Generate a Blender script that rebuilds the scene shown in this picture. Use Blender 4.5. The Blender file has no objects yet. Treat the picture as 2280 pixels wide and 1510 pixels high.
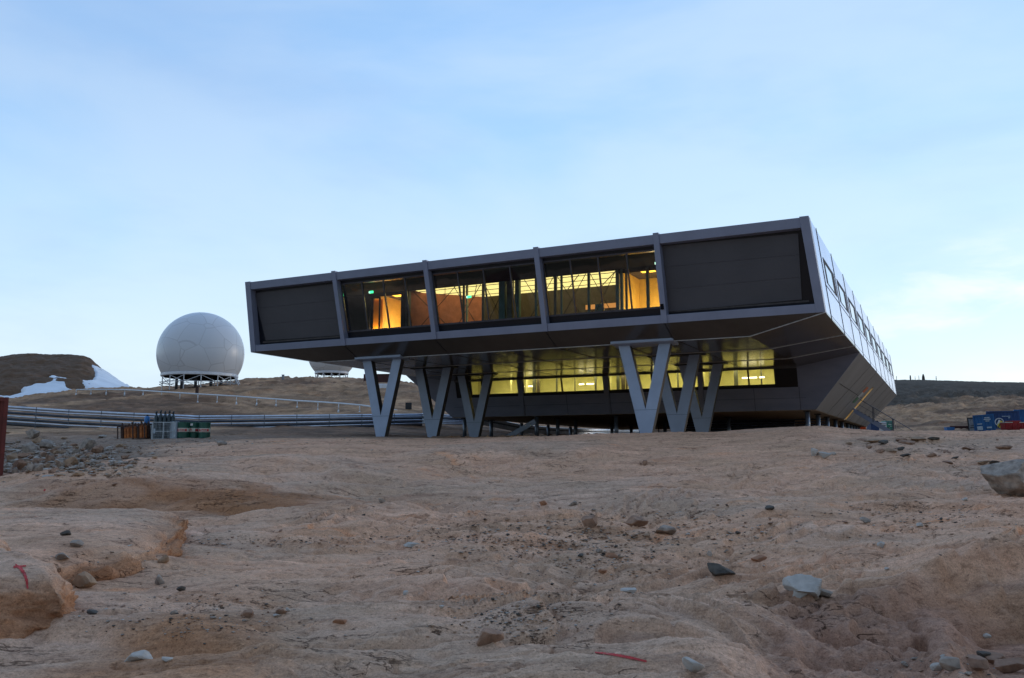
import bpy, math, random
import numpy as np
from mathutils import Vector, Matrix

random.seed(7)
RNG = np.random.default_rng(7)
scene = bpy.context.scene
COL = scene.collection

# ------------------------------------------------------------------ camera
F_PX, PITCH, YAW = 1912.765, math.radians(7.609), math.radians(26.673)
CX, CY = 1140.0, 755.0
cam_d = bpy.data.cameras.new("camera")
cam = bpy.data.objects.new("camera", cam_d)
COL.objects.link(cam)
scene.camera = cam
cam_d.sensor_width = 36.0
cam_d.lens = F_PX / 2280.0 * 36.0
cam_d.clip_start = 0.1
cam_d.clip_end = 6000
cam.location = (0, 0, 0)
cam.rotation_euler = (math.pi / 2 + PITCH, 0, 0)


def ray(x, y):
    u = (CY - y) / F_PX
    return ((x - CX) / F_PX, math.cos(PITCH) - u * math.sin(PITCH), math.sin(PITCH) + u * math.cos(PITCH))


def at(x, y, Y):
    """surveyed point: sight line of photo pixel (x, y) at forward distance Y metres"""
    r = ray(x, y)
    k = Y / r[1]
    return Vector((r[0] * k, Y, r[2] * k))


# ------------------------------------------------------------------ noise (numpy)
def _h(ix, iy, iz, seed):
    n = (ix * 374761393 + iy * 668265263 + iz * 2147483647 + seed * 974634777).astype(np.int64) & 0x7fffffff
    n = (n ^ (n >> 13)) * 1274126177 & 0x7fffffff
    n = (n ^ (n >> 16)) * 2246822519 & 0x7fffffff
    return (n & 0xffff) / 32767.5 - 1.0


def noise3(x, y, z, seed=0):
    x0 = np.floor(x); y0 = np.floor(y); z0 = np.floor(z)
    fx, fy, fz = x - x0, y - y0, z - z0
    fx = fx * fx * fx * (fx * (fx * 6 - 15) + 10); fy = fy * fy * fy * (fy * (fy * 6 - 15) + 10)
    fz = fz * fz * (3 - 2 * fz)
    ix, iy, iz = x0.astype(np.int64), y0.astype(np.int64), z0.astype(np.int64)
    r = 0
    for dz in (0, 1):
        wz = fz if dz else 1 - fz
        a = _h(ix, iy, iz + dz, seed); b = _h(ix + 1, iy, iz + dz, seed)
        c = _h(ix, iy + 1, iz + dz, seed); d = _h(ix + 1, iy + 1, iz + dz, seed)
        r = r + wz * ((a * (1 - fx) + b * fx) * (1 - fy) + (c * (1 - fx) + d * fx) * fy)
    return r


def noise2(x, y, seed=0):
    x0 = np.floor(x); y0 = np.floor(y)
    fx, fy = x - x0, y - y0
    fx = fx * fx * fx * (fx * (fx * 6 - 15) + 10); fy = fy * fy * fy * (fy * (fy * 6 - 15) + 10)
    ix, iy = x0.astype(np.int64), y0.astype(np.int64)
    z = np.zeros_like(ix)
    a = _h(ix, iy, z, seed); b = _h(ix + 1, iy, z, seed); c = _h(ix, iy + 1, z, seed); d = _h(ix + 1, iy + 1, z, seed)
    return (a * (1 - fx) + b * fx) * (1 - fy) + (c * (1 - fx) + d * fx) * fy


def fbm2(x, y, o=4, seed=0, g=0.5):
    r = 0; a = 1.0; s = 0
    for i in range(o):
        r = r + a * noise2(x, y, seed + i * 13); s += a
        x, y = (x * 0.8 - y * 0.6) * 2.03 + 11.3, (x * 0.6 + y * 0.8) * 2.03 - 7.1
        a *= g
    return r / s


def fbm3(x, y, z, o=4, seed=0, g=0.5):
    r = 0; a = 1.0; s = 0
    for i in range(o):
        r = r + a * noise3(x, y, z, seed + i * 13); s += a
        x, y, z = (x * 0.8 - y * 0.6) * 2.03 + 11.3, (x * 0.6 + y * 0.8) * 2.03 - 7.1, z * 2.03 + 3.7
        a *= g
    return r / s


def sstep(a, b, x):
    t = np.clip((x - a) / (b - a), 0, 1)
    return t * t * (3 - 2 * t)


# ------------------------------------------------------------------ terrain height
def y2z(py, Y):
    u = (CY - np.asarray(py, float)) / F_PX
    ry = math.cos(PITCH) - u * math.sin(PITCH); rz = math.sin(PITCH) + u * math.cos(PITCH)
    return rz / ry * Y


TX = np.array([-900, -300, 0, 200, 400, 600, 800, 900, 1000, 1200, 1400, 1600, 1800, 1900, 2000, 2200, 2500, 3200], float)
TT = (TX - CX) / F_PX / 0.99
ROWS = [
    (20, [1165, 1160, 1158, 1150, 1148, 1140, 1140, 1140, 1142, 1145, 1145, 1140, 1135, 1135, 1130, 1130, 1135, 1140]),
    (22, [1115, 1105, 1095, 1075, 1068, 1082, 1112, 1115, 1118, 1118, 1115, 1108, 1100, 1102, 1105, 1110, 1110, 1110]),
    (26, [1092, 1086, 1074, 1044, 1029, 1035, 1054, 1062, 1068, 1070, 1068, 1060, 1050, 1050, 1050, 1055, 1060, 1060]),
    (28.5, [1082, 1078, 1070, 1043, 1029, 1033, 1040, 1042, 1045, 1046, 1042, 1035, 1024, 1026, 1028, 1032, 1035, 1030]),
    (31, [1072, 1068, 1062, 1040, 1012, 1004, 1008, 1010, 1014, 1016, 1010, 1002, 992, 998, 1002, 1005, 1000, 990]),
    (36, [1050, 1048, 1042, 1022, 998, 986, 982, 984, 987, 982, 969, 960, 950, 959, 966, 962, 955, 950]),
    (42, [1010, 1008, 1004, 992, 984, 978, 976, 976, 979, 978, 975, 972, 962, 966, 970, 962, 955, 950]),
    (48, [985, 985, 984, 977, 975, 975, 975, 976, 977, 977, 977, 977, 977, 975, 972, 966, 960, 950]),
    (58, [962, 962, 962, 962, 966, 968, 969, 972, 976, 979, 980, 976, 978, 978, 975, 966, 960, 955]),
    (72, [945, 945, 943, 946, 950, 950, 949, 948, 957, 975, 980, 976, 978, 976, 970, 963, 958, 950]),
    (88, [925, 925, 922, 922, 924, 928, 922, 915, 930, 967, 979, 972, 974, 974, 968, 958, 955, 948]),
    (108, [905, 905, 903, 888, 878, 874, 874, 862, 888, 944, 964, 968, 972, 965, 955, 945, 945, 940]),
    (125, [892, 892, 892, 868, 862, 852, 858, 862, 882, 925, 955, 965, 965, 955, 942, 930, 930, 925]),
    (150, [892, 893, 893, 872, 868, 848, 853, 860, 885, 925, 950, 955, 950, 938, 922, 908, 905, 905]),
    (200, [905, 905, 905, 890, 885, 880, 880, 885, 900, 925, 940, 935, 920, 905, 895, 888, 885, 885]),
    (260, [925, 925, 925, 915, 910, 905, 905, 905, 910, 920, 925, 915, 890, 875, 868, 868, 868, 870]),
    (320, [935, 935, 935, 930, 925, 920, 920, 920, 920, 920, 915, 900, 868, 850, 847, 852, 858, 862]),
]
NY = [0.5, 3, 5.5, 8, 11, 15]
NZ = [-1.6, -1.6, -1.62, -1.63, -1.66, -1.6]
TY = np.array(NY + [r[0] for r in ROWS] + [450, 900, 4000], float)
TZ = np.zeros((len(TY), len(TX)))
for i, z in enumerate(NZ):
    TZ[i] = z
for i, r in enumerate(ROWS):
    TZ[len(NY) + i] = y2z(np.array(r[1]), r[0])
TZ[-3] = TZ[-4] - 6
TZ[-2] = TZ[-4] - 12
TZ[-1] = -14


def _cr(P, k, f):  # catmull-rom weights gather along axis 0 of stacked arrays
    return 0.5 * ((2 * P[1]) + (-P[0] + P[2]) * f + (2 * P[0] - 5 * P[1] + 4 * P[2] - P[3]) * f * f + (-P[0] + 3 * P[1] - 3 * P[2] + P[3]) * f ** 3)


def base_height(t, Y):
    LY = np.log(TY)
    ly = np.log(np.maximum(Y, 0.5))
    i = np.clip(np.searchsorted(LY, ly) - 1, 0, len(LY) - 2)
    fi = np.clip((ly - LY[i]) / (LY[i + 1] - LY[i]), 0, 1)
    tc = np.clip(t, TT[0], TT[-1])
    j = np.clip(np.searchsorted(TT, tc) - 1, 0, len(TT) - 2)
    fj = np.clip((tc - TT[j]) / (TT[j + 1] - TT[j]), 0, 1)
    out = []
    for di in (-1, 0, 1, 2):
        ii = np.clip(i + di, 0, len(LY) - 1)
        q = [TZ[ii, np.clip(j + dj, 0, len(TT) - 1)] for dj in (-1, 0, 1, 2)]
        out.append(_cr(q, 0, fj))
    # damp overshoot along the distance by mixing with linear
    cub = _cr(out, 0, fi)
    lin_ = out[1] * (1 - fi) + out[2] * fi
    return 0.6 * cub + 0.4 * lin_


def px2t(px):
    return (px - CX) / F_PX / 0.99


# scarps: (edge points [(px, Y)], heights, width, decay)
SCARPS = [
    ([(1500, 8.2), (1640, 8.4), (1760, 9.0), (1900, 9.3), (2050, 9.9), (2200, 10.6), (2500, 11.2)],
     [0, .04, .12, .20, .38, .46, .48], .34, 5.0),
    ([(-300, 8.2), (300, 7.6), (560, 7.1), (700, 6.6)], [.16, .14, .10, .0], .35, 2.4),
    ([(600, 6.9), (900, 7.3), (1200, 7.0), (1500, 6.6), (1700, 6.4)], [0, .07, .05, .04, 0], .22, 1.6),
    ([(1700, 19.2), (1850, 19.6), (2000, 19.2), (2150, 18.4), (2300, 18.0)], [0, .17, .2, .14, 0], .16, 5.0),
    ([(1650, 15.6), (1720, 15.4), (1800, 15.6)], [0, .1, 0], .12, 2.0),
    ([(2080, 16.6), (2150, 16.2), (2230, 16.2)], [0, .12, 0], .1, 2.0),
    ([(850, 16.2), (950, 16.0), (1020, 15.4)], [0, .1, 0], .3, 3.0),
    ([(860, 29.5), (1100, 30.5), (1330, 31.0), (1420, 30.0)], [0, .3, .22, 0], .9, 8.0),
    ([(450, 25.2), (700, 25.6), (1000, 24.0)], [0, .22, 0], .8, 5.0),
    ([(1880, 31), (1960, 30.6), (2040, 31)], [0, .18, 0], .15, 3.0),
    ([(1900, 27), (2000, 26.4), (2060, 26.0)], [0, .14, 0], .12, 3.0),
    ([(1960, 33.5), (2040, 33.0), (2160, 33.4)], [0, .16, 0], .12, 3.0),
]


def height(X, Y):
    X = np.asarray(X, float); Y = np.asarray(Y, float)
    Yc = np.maximum(Y, 0.5)
    t = X / Yc
    z = base_height(t, Yc)
    wob = fbm2(X * .9, Y * .9, 3, 71)
    for pts, hs, w, L in SCARPS:
        tt = np.array([px2t(p[0]) for p in pts]); yy = np.array([p[1] for p in pts])
        ye = np.interp(t, tt, yy) * (1 + .018 * wob) + .12 * fbm2(X * 4, Y * 4, 2, 33)
        hh = np.interp(t, tt, hs, left=hs[0] if pts[0][0] < 0 else 0, right=hs[-1] if pts[-1][0] > 2280 else 0)
        d = Yc - ye
        z = z + hh * sstep(-w, 0, d) * np.exp(-np.maximum(d, 0) / L)
    # sand hollow in front of the right ledge and deeper floor
    wb = .022 * fbm2(X * 1.5, Y * 1.5, 4, 55, .55)
    te = px2t(2010) + (9.6 - Yc) * .012 + wb * 2
    z = z - .46 * sstep(te - .015, te + .075, t) * (1 - sstep(9.35, 9.95, Yc + 2.2 * np.clip(px2t(2150) - t, 0, .2) + 12 * wb - 1.2 * np.clip(t - px2t(2050), 0, .2) )) * sstep(3.5, 4.5, Yc)
    sp = sstep(px2t(1540), px2t(1760), t) * (1 - sstep(te - .02, te + .02, t)) * (1 - sstep(9.3, 9.62, Yc + 14 * wb)) * sstep(3, 4.5, Yc)
    z = z + sp * (-.14 - .05 * (9.4 - Yc) + .16 * fbm2(X * 1.9 + Y * .8, Y * 1.5, 5, 57, .6) + .05 * fbm2(X * 7, Y * 7, 4, 58, .6))
    pk = sp * sstep(7.6, 8.6, Yc) * sstep(px2t(1660), px2t(1740), t)
    z = z - pk * .16 * sstep(.12, .40, fbm2(X * 3.1, Y * 2.6, 2, 59))
    near = 1 - sstep(45, 70, Yc)
    far = 1 - near
    # rotated coordinates: the foliation of the rock runs nearly crosswise to the view
    u = X * .985 + Y * .17; v = -X * .17 + Y * .985
    cr_ = 1 - .72 * sstep(28, 33, Yc) * (1 - sstep(44, 50, Yc))
    z = z + near * cr_ * .15 * fbm2(u * .30, v * .55, 3, 5)
    z = z + near * cr_ * .055 * fbm2(u * .9, v * 2.0, 5, 9, .6)
    # rounded lobes (exfoliated whalebacks) with tight creases between them
    lob = np.abs(fbm2(u * .24 + 3.1, v * .62, 3, 15, .5))
    z = z + near * cr_ * .36 * (np.sqrt(lob + .003) - .35)
    s = fbm2(u * .22, v * .42, 4, 21, .5) * 7.0
    saw = s - np.floor(s)
    sc = np.where(saw < .86, saw / .86, (1 - saw) / .14)
    m = sstep(.05, .35, fbm2(X * .12, Y * .12, 2, 44) + .15)
    z = z + near * cr_ * .12 * (sc - .5) * m
    s = fbm2(u * .8, v * 2.2, 3, 51, .5) * 5.0
    saw = s - np.floor(s)
    z = z + near * .010 * np.where(saw < .8, saw / .8, (1 - saw) / .2)
    z = z + near * .010 * fbm2(X * 7, Y * 9, 5, 61, .62)
    ck = 1 - np.abs(fbm2(u * .45 + 9, v * 1.3, 4, 63, .55))
    z = z - near * .05 * sstep(.965, 1.0, ck)
    pit = np.clip(fbm2(u * 2.2, v * 3.2, 3, 66, .6) - .22, 0, 1)
    z = z - near * .10 * pit
    # far slopes: terraces and rough ground
    ft = np.clip((Yc - 50) / 100, 0, 1.6)
    ft = ft * (1 - .85 * sstep(230, 300, Yc))
    z = z + far * ft * .9 * fbm2(X * .035, Y * .06, 3, 81)
    s = fbm2(X * .02, Y * .05, 4, 91) * 9
    saw = s - np.floor(s)
    z = z + far * ft * .7 * (np.where(saw < .85, saw / .85, (1 - saw) / .15) - .5)
    z = z + far * ft * .55 * fbm2(X * .22, Y * .3, 5, 95, .62)
    z = z + far * ft * .25 * np.abs(fbm2(X * .6, Y * .9, 3, 97, .6))
    # rough heap of blasted rock on the left
    rub = sstep(px2t(330), px2t(180), t) * sstep(28.5, 31, Yc) * (1 - sstep(43, 47, Yc))
    z = z + rub * (.25 * fbm2(X * .6, Y * .6, 3, 101) + .05 * fbm2(X * 3, Y * 3, 2, 103))
    # keep the footprint of the station level
    return z


tcols = np.concatenate([np.linspace(-1.6, -.66, 60, endpoint=False), np.linspace(-.66, .66, 900), np.linspace(.66, 1.6, 61)[1:]])
yrows = [2.6]
while yrows[-1] < 4200:
    Yc_ = yrows[-1]
    yrows.append(Yc_ * (1.0035 if Yc_ < 20 else 1.0045 if Yc_ < 45 else 1.008 if Yc_ < 350 else 1.05) if Yc_ > 4.5 else Yc_ * 1.03)
yrows = np.array(yrows)
TTg, YYg = np.meshgrid(tcols, yrows)
XX = TTg * YYg
ZZ = height(XX, YYg)


def column(t):
    j = int(np.clip(np.searchsorted(tcols, t) - 1, 0, len(tcols) - 2)); f = (t - tcols[j]) / (tcols[j + 1] - tcols[j])
    return ZZ[:, j] * (1 - f) + ZZ[:, j + 1] * f


def hz(x, y):
    return float(np.interp(y, yrows, column(x / y)))


def ground_hit(px, py, y0=4.0, y1=340.0):
    r = ray(px, py)
    zc = column(r[0] / r[1]); d = r[2] / r[1] * yrows - zc
    ok = np.nonzero((d <= 0) & (yrows >= y0) & (yrows <= y1))[0]
    if len(ok) == 0: return None
    i = ok[0]
    Y = yrows[i]
    if i > 0 and d[i - 1] > 0:
        Y = yrows[i - 1] + (yrows[i] - yrows[i - 1]) * d[i - 1] / (d[i - 1] - d[i])
    x = r[0] * Y / r[1]
    return Vector((x, Y, hz(x, Y)))


# ------------------------------------------------------------------ materials
def new_mat(name):
    m = bpy.data.materials.new(name); m.use_nodes = True
    nt = m.node_tree
    return m, nt, nt.nodes['Principled BSDF']


def rgb(c):
    return (c[0], c[1], c[2], 1)


def mat(name, col, rough=.6, metal=0.0, var=.12, scale=3.0, bump=0.0, bscale=40.0, coat=0.0, col2=None, stretch=(1, 1, 1), rvar=.08, spec=None):
    m, nt, b = new_mat(name)
    N, L = nt.nodes, nt.links
    tc = N.new('ShaderNodeTexCoord')
    mp = N.new('ShaderNodeMapping'); mp.inputs['Scale'].default_value = stretch
    L.new(tc.outputs['Object'], mp.inputs['Vector'])
    nz = N.new('ShaderNodeTexNoise'); nz.inputs['Scale'].default_value = scale; nz.inputs['Detail'].default_value = 6
    nz.inputs['Roughness'].default_value = .6
    L.new(mp.outputs['Vector'], nz.inputs['Vector'])
    mx = N.new('ShaderNodeMix'); mx.data_type = 'RGBA'
    c2 = col2 if col2 else tuple(c * (1 - 2 * var) for c in col)
    c1 = col if col2 else tuple(min(1, c * (1 + var)) for c in col)
    mx.inputs['A'].default_value = rgb(c1); mx.inputs['B'].default_value = rgb(c2)
    rp = N.new('ShaderNodeMapRange'); rp.inputs['From Min'].default_value = .35; rp.inputs['From Max'].default_value = .65
    L.new(nz.outputs['Fac'], rp.inputs['Value']); L.new(rp.outputs['Result'], mx.inputs['Factor'])
    L.new(mx.outputs['Result'], b.inputs['Base Color'])
    b.inputs['Metallic'].default_value = metal
    rr = N.new('ShaderNodeMapRange'); rr.inputs['To Min'].default_value = max(0.02, rough - rvar); rr.inputs['To Max'].default_value = min(1, rough + rvar)
    L.new(nz.outputs['Fac'], rr.inputs['Value']); L.new(rr.outputs['Result'], b.inputs['Roughness'])
    if coat:
        b.inputs['Coat Weight'].default_value = coat; b.inputs['Coat Roughness'].default_value = .12
    if spec is not None:
        b.inputs['Specular IOR Level'].default_value = spec
    if bump:
        n2 = N.new('ShaderNodeTexNoise'); n2.inputs['Scale'].default_value = bscale; n2.inputs['Detail'].default_value = 5
        L.new(tc.outputs['Object'], n2.inputs['Vector'])
        bp = N.new('ShaderNodeBump'); bp.inputs['Strength'].default_value = bump; bp.inputs['Distance'].default_value = .02
        L.new(n2.outputs['Fac'], bp.inputs['Height']); L.new(bp.outputs['Normal'], b.inputs['Normal'])
    return m


def emit(name, col, strength):
    m, nt, b = new_mat(name)
    b.inputs['Base Color'].default_value = rgb(tuple(c * .5 for c in col))
    b.inputs['Emission Color'].default_value = rgb(col)
    b.inputs['Emission Strength'].default_value = strength
    return m


M = {}
M['frame'] = mat('frame_cladding', (.27, .30, .41), .42, .25, .05, .7, bump=.05, bscale=8)
M['side'] = mat('side_cladding', (.46, .58, .82), .30, .8, .05, .35, rvar=.06)
M['sidejoint'] = mat('side_joint', (.03, .035, .06), .7, 0, spec=.1)
M['soffit'] = mat('soffit_metal', (.085, .078, .076), .17, .1, .10, .35, rvar=.05)
M['hull'] = mat('hull_cladding', (.22, .245, .33), .38, .25, .07, .5, stretch=(1, 1, 3))
M['hullside'] = mat('hull_side_cladding', (.30, .30, .31), .45, .5, .07, .4)
M['joint'] = mat('panel_joint', (.55, .55, .56), .6, 0)
M['darkjoint'] = mat('dark_joint', (.02, .02, .025), .6)
M['reveal'] = mat('reveal_black', (.004, .006, .012), .3, 0)
M['louver'] = mat('louver_panel', (.080, .076, .085), .55, .1, .05, .5, bump=.05, bscale=60)
M['vcol'] = mat('column_paint', (.33, .40, .53), .45, .1, .06, .8, bump=.04, bscale=12)
M['vseam'] = mat('column_seam', (.07, .09, .13), .5)
M['pillar'] = mat('pillar_steel', (.16, .19, .24), .35, .5, .08, 1.0)
M['black'] = mat('black_metal', (.012, .012, .015), .5)
M['dark'] = mat('dark_interior', (.010, .011, .013), .9, spec=.03)
M['mullion'] = mat('mullion', (.10, .10, .12), .35, .5)
M['teal'] = mat('teal_paint', (.09, .20, .23), .5)
M['greycol'] = mat('grey_column', (.10, .11, .11), .5)
M['salmon'] = mat('salmon_wall', (.46, .155, .10), .7)
M['yellowwall'] = mat('yellow_wall', (.82, .56, .13), .7, var=.04)
M['orangedoor'] = mat('orange_door', (.90, .30, .02), .5, var=.04)
M['greenwall'] = mat('green_wall', (.20, .38, .05), .6)
M['intwall'] = mat('interior_wall', (.075, .062, .058), .8)
M['creamwall'] = mat('cream_wall', (.82, .80, .55), .6, var=.03)
M['white'] = mat('white_paint', (.74, .74, .72), .5, 0, .05, 2)
M['lightpanel'] = emit('ceiling_light', (1.0, .80, .29), 1.35)
M['glowyellow'] = emit('warm_lamp', (1.0, .50, .05), 3.4)
M['glowwhite'] = emit('tube_lamp', (1.0, .92, .62), 4.0)
M['labglow'] = emit('lab_lamp', (1.0, .88, .36), 9.5)
M['exit'] = emit('exit_sign', (.05, 1.0, .35), 2.4)
M['exitw'] = emit('exit_sign_face', (.6, 1.0, .75), 1.6)
M['doorglow'] = emit('door_glow', (1.0, .60, .17), 1.3)
M['galv'] = mat('galvanised_steel', (.42, .47, .52), .38, .7, .12, 6)
M['pipe'] = mat('silver_pipe', (.60, .64, .70), .30, .85, .08, 2)
M['pipedark'] = mat('dark_pipe', (.11, .13, .16), .45, .4, .12, 2)
M['whitepipe'] = mat('white_pipe', (.72, .75, .80), .4, 0, .06, 2)
M['rust'] = mat('rusty_orange', (.55, .17, .035), .75, 0, .2, 5, col2=(.16, .05, .02), bump=.2)
M['rustdark'] = mat('rusty_frame', (.07, .035, .025), .8, 0, .2, 8)
M['steelcyl'] = mat('dark_cylinder', (.045, .07, .085), .4, .2, .2, 3)
M['bluejug'] = mat('blue_plastic', (.02, .16, .42), .45, 0, .08, 3)
M['greendrum'] = mat('green_drum', (.006, .085, .055), .42, 0, .15, 3)
M['redband'] = mat('red_band', (.50, .02, .03), .5)
M['cream'] = mat('cream_band', (.62, .58, .50), .55)
M['greydrum'] = mat('grey_drum', (.42, .50, .58), .4, .3, .08, 3)
M['redcont'] = mat('oxide_red', (.13, .018, .012), .62, 0, .18, 1.2, bump=.1, bscale=14)
M['darkred'] = mat('dark_red_paint', (.07, .018, .016), .65, 0, .15, 1)
M['bluecont'] = mat('container_blue', (.010, .11, .30), .5, 0, .12, .8)
M['blueside'] = mat('container_navy', (.012, .050, .17), .5, 0, .12, .8)
M['greycont'] = mat('container_grey', (.26, .28, .31), .55, 0, .1, 1)
M['redtub'] = mat('red_tub', (.34, .012, .016), .5, 0, .12, 2)
M['signyellow'] = mat('sign_yellow', (.72, .55, .03), .5)
M['orange'] = mat('orange_container', (.80, .11, .015), .5, 0, .08, 1)
M['tankgreen'] = mat('green_tank', (.02, .20, .13), .45, 0, .08, 1)
M['flago'] = mat('flag_saffron', (.62, .15, .05), .6)
M['flagw'] = mat('flag_white', (.50, .50, .50), .6)
M['flagg'] = mat('flag_green', (.05, .17, .08), .6)
M['deckpaint'] = mat('deck_underside', (.42, .36, .30), .7, 0, .1, .4)
M['headbar'] = mat('head_bar', (.11, .11, .125), .7, 0)
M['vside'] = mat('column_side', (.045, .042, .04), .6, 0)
M['wallglow'] = emit('wall_glow_strip', (1.0, .42, .12), .45)
M['stonegrey'] = mat('grey_stone', (.33, .265, .215), .85, 0, .22, 6, bump=.5, bscale=25)
M['stonelight'] = mat('pale_stone', (.45, .40, .35), .8, 0, .12, 6, bump=.4, bscale=25)
M['stonebrown'] = mat('brown_stone', (.32, .19, .125), .88, 0, .2, 6, bump=.5, bscale=25)
M['stonedark'] = mat('dark_stone', (.085, .07, .055), .85, 0, .25, 6, bump=.5, bscale=25)
M['stonetan'] = mat('tan_stone', (.36, .235, .15), .88, 0, .18, 5, bump=.5, bscale=25)
M['stonered'] = mat('orange_stone', (.36, .17, .09), .88, 0, .2, 5, bump=.4, bscale=25)
M['paintred'] = mat('red_spray_paint', (.52, .035, .03), .7, 0, .15, 12)


def glass_mat(name, tint=(1, 1, 1), refl=.06, rough=.02):
    m = bpy.data.materials.new(name); m.use_nodes = True
    nt = m.node_tree; N, L = nt.nodes, nt.links
    N.clear()
    out = N.new('ShaderNodeOutputMaterial')
    tr = N.new('ShaderNodeBsdfTransparent'); tr.inputs['Color'].default_value = rgb(tint)
    gl = N.new('ShaderNodeBsdfGlossy'); gl.inputs['Roughness'].default_value = rough
    fr = N.new('ShaderNodeFresnel'); fr.inputs['IOR'].default_value = 1.5
    mx = N.new('ShaderNodeMixShader')
    L.new(fr.outputs['Fac'], mx.inputs['Fac']); L.new(tr.outputs['BSDF'], mx.inputs[1]); L.new(gl.outputs['BSDF'], mx.inputs[2])
    L.new(mx.outputs['Shader'], out.inputs['Surface'])
    return m


M['glass'] = glass_mat('window_glass', (.94, .97, .96))
M['glasslow'] = glass_mat('lower_window_glass', (.98, .98, .95))
M['sideglass'] = mat('side_window_glass', (.35, .50, .72), .06, .9, .02, 1, rvar=.01)

# dome skin: white glossy panels with thin irregular seams
m, nt, b = new_mat('radome_skin')
N, L = nt.nodes, nt.links
tc = N.new('ShaderNodeTexCoord')
vo = N.new('ShaderNodeTexVoronoi'); vo.feature = 'DISTANCE_TO_EDGE'; vo.inputs['Scale'].default_value = .36; vo.inputs['Randomness'].default_value = .75
L.new(tc.outputs['Object'], vo.inputs['Vector'])
mr = N.new('ShaderNodeMapRange'); mr.inputs['From Min'].default_value = .006; mr.inputs['From Max'].default_value = .022
L.new(vo.outputs['Distance'], mr.inputs['Value'])
vc = N.new('ShaderNodeTexVoronoi'); vc.inputs['Scale'].default_value = .36; vc.inputs['Randomness'].default_value = .75
L.new(tc.outputs['Object'], vc.inputs['Vector'])
sp = N.new('ShaderNodeSeparateColor'); L.new(vc.outputs['Color'], sp.inputs['Color'])
m0 = N.new('ShaderNodeMix'); m0.data_type = 'RGBA'
m0.inputs['A'].default_value = (.66, .68, .72, 1); m0.inputs['B'].default_value = (.70, .72, .76, 1)
L.new(sp.outputs['Red'], m0.inputs['Factor'])
m1 = N.new('ShaderNodeMix'); m1.data_type = 'RGBA'
m1.inputs['A'].default_value = (.56, .57, .60, 1)
L.new(mr.outputs['Result'], m1.inputs['Factor']); L.new(m0.outputs['Result'], m1.inputs['B'])
L.new(m1.outputs['Result'], b.inputs['Base Color'])
b.inputs['Roughness'].default_value = .33; b.inputs['Specular IOR Level'].default_value = .45
M['radome'] = m


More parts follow.
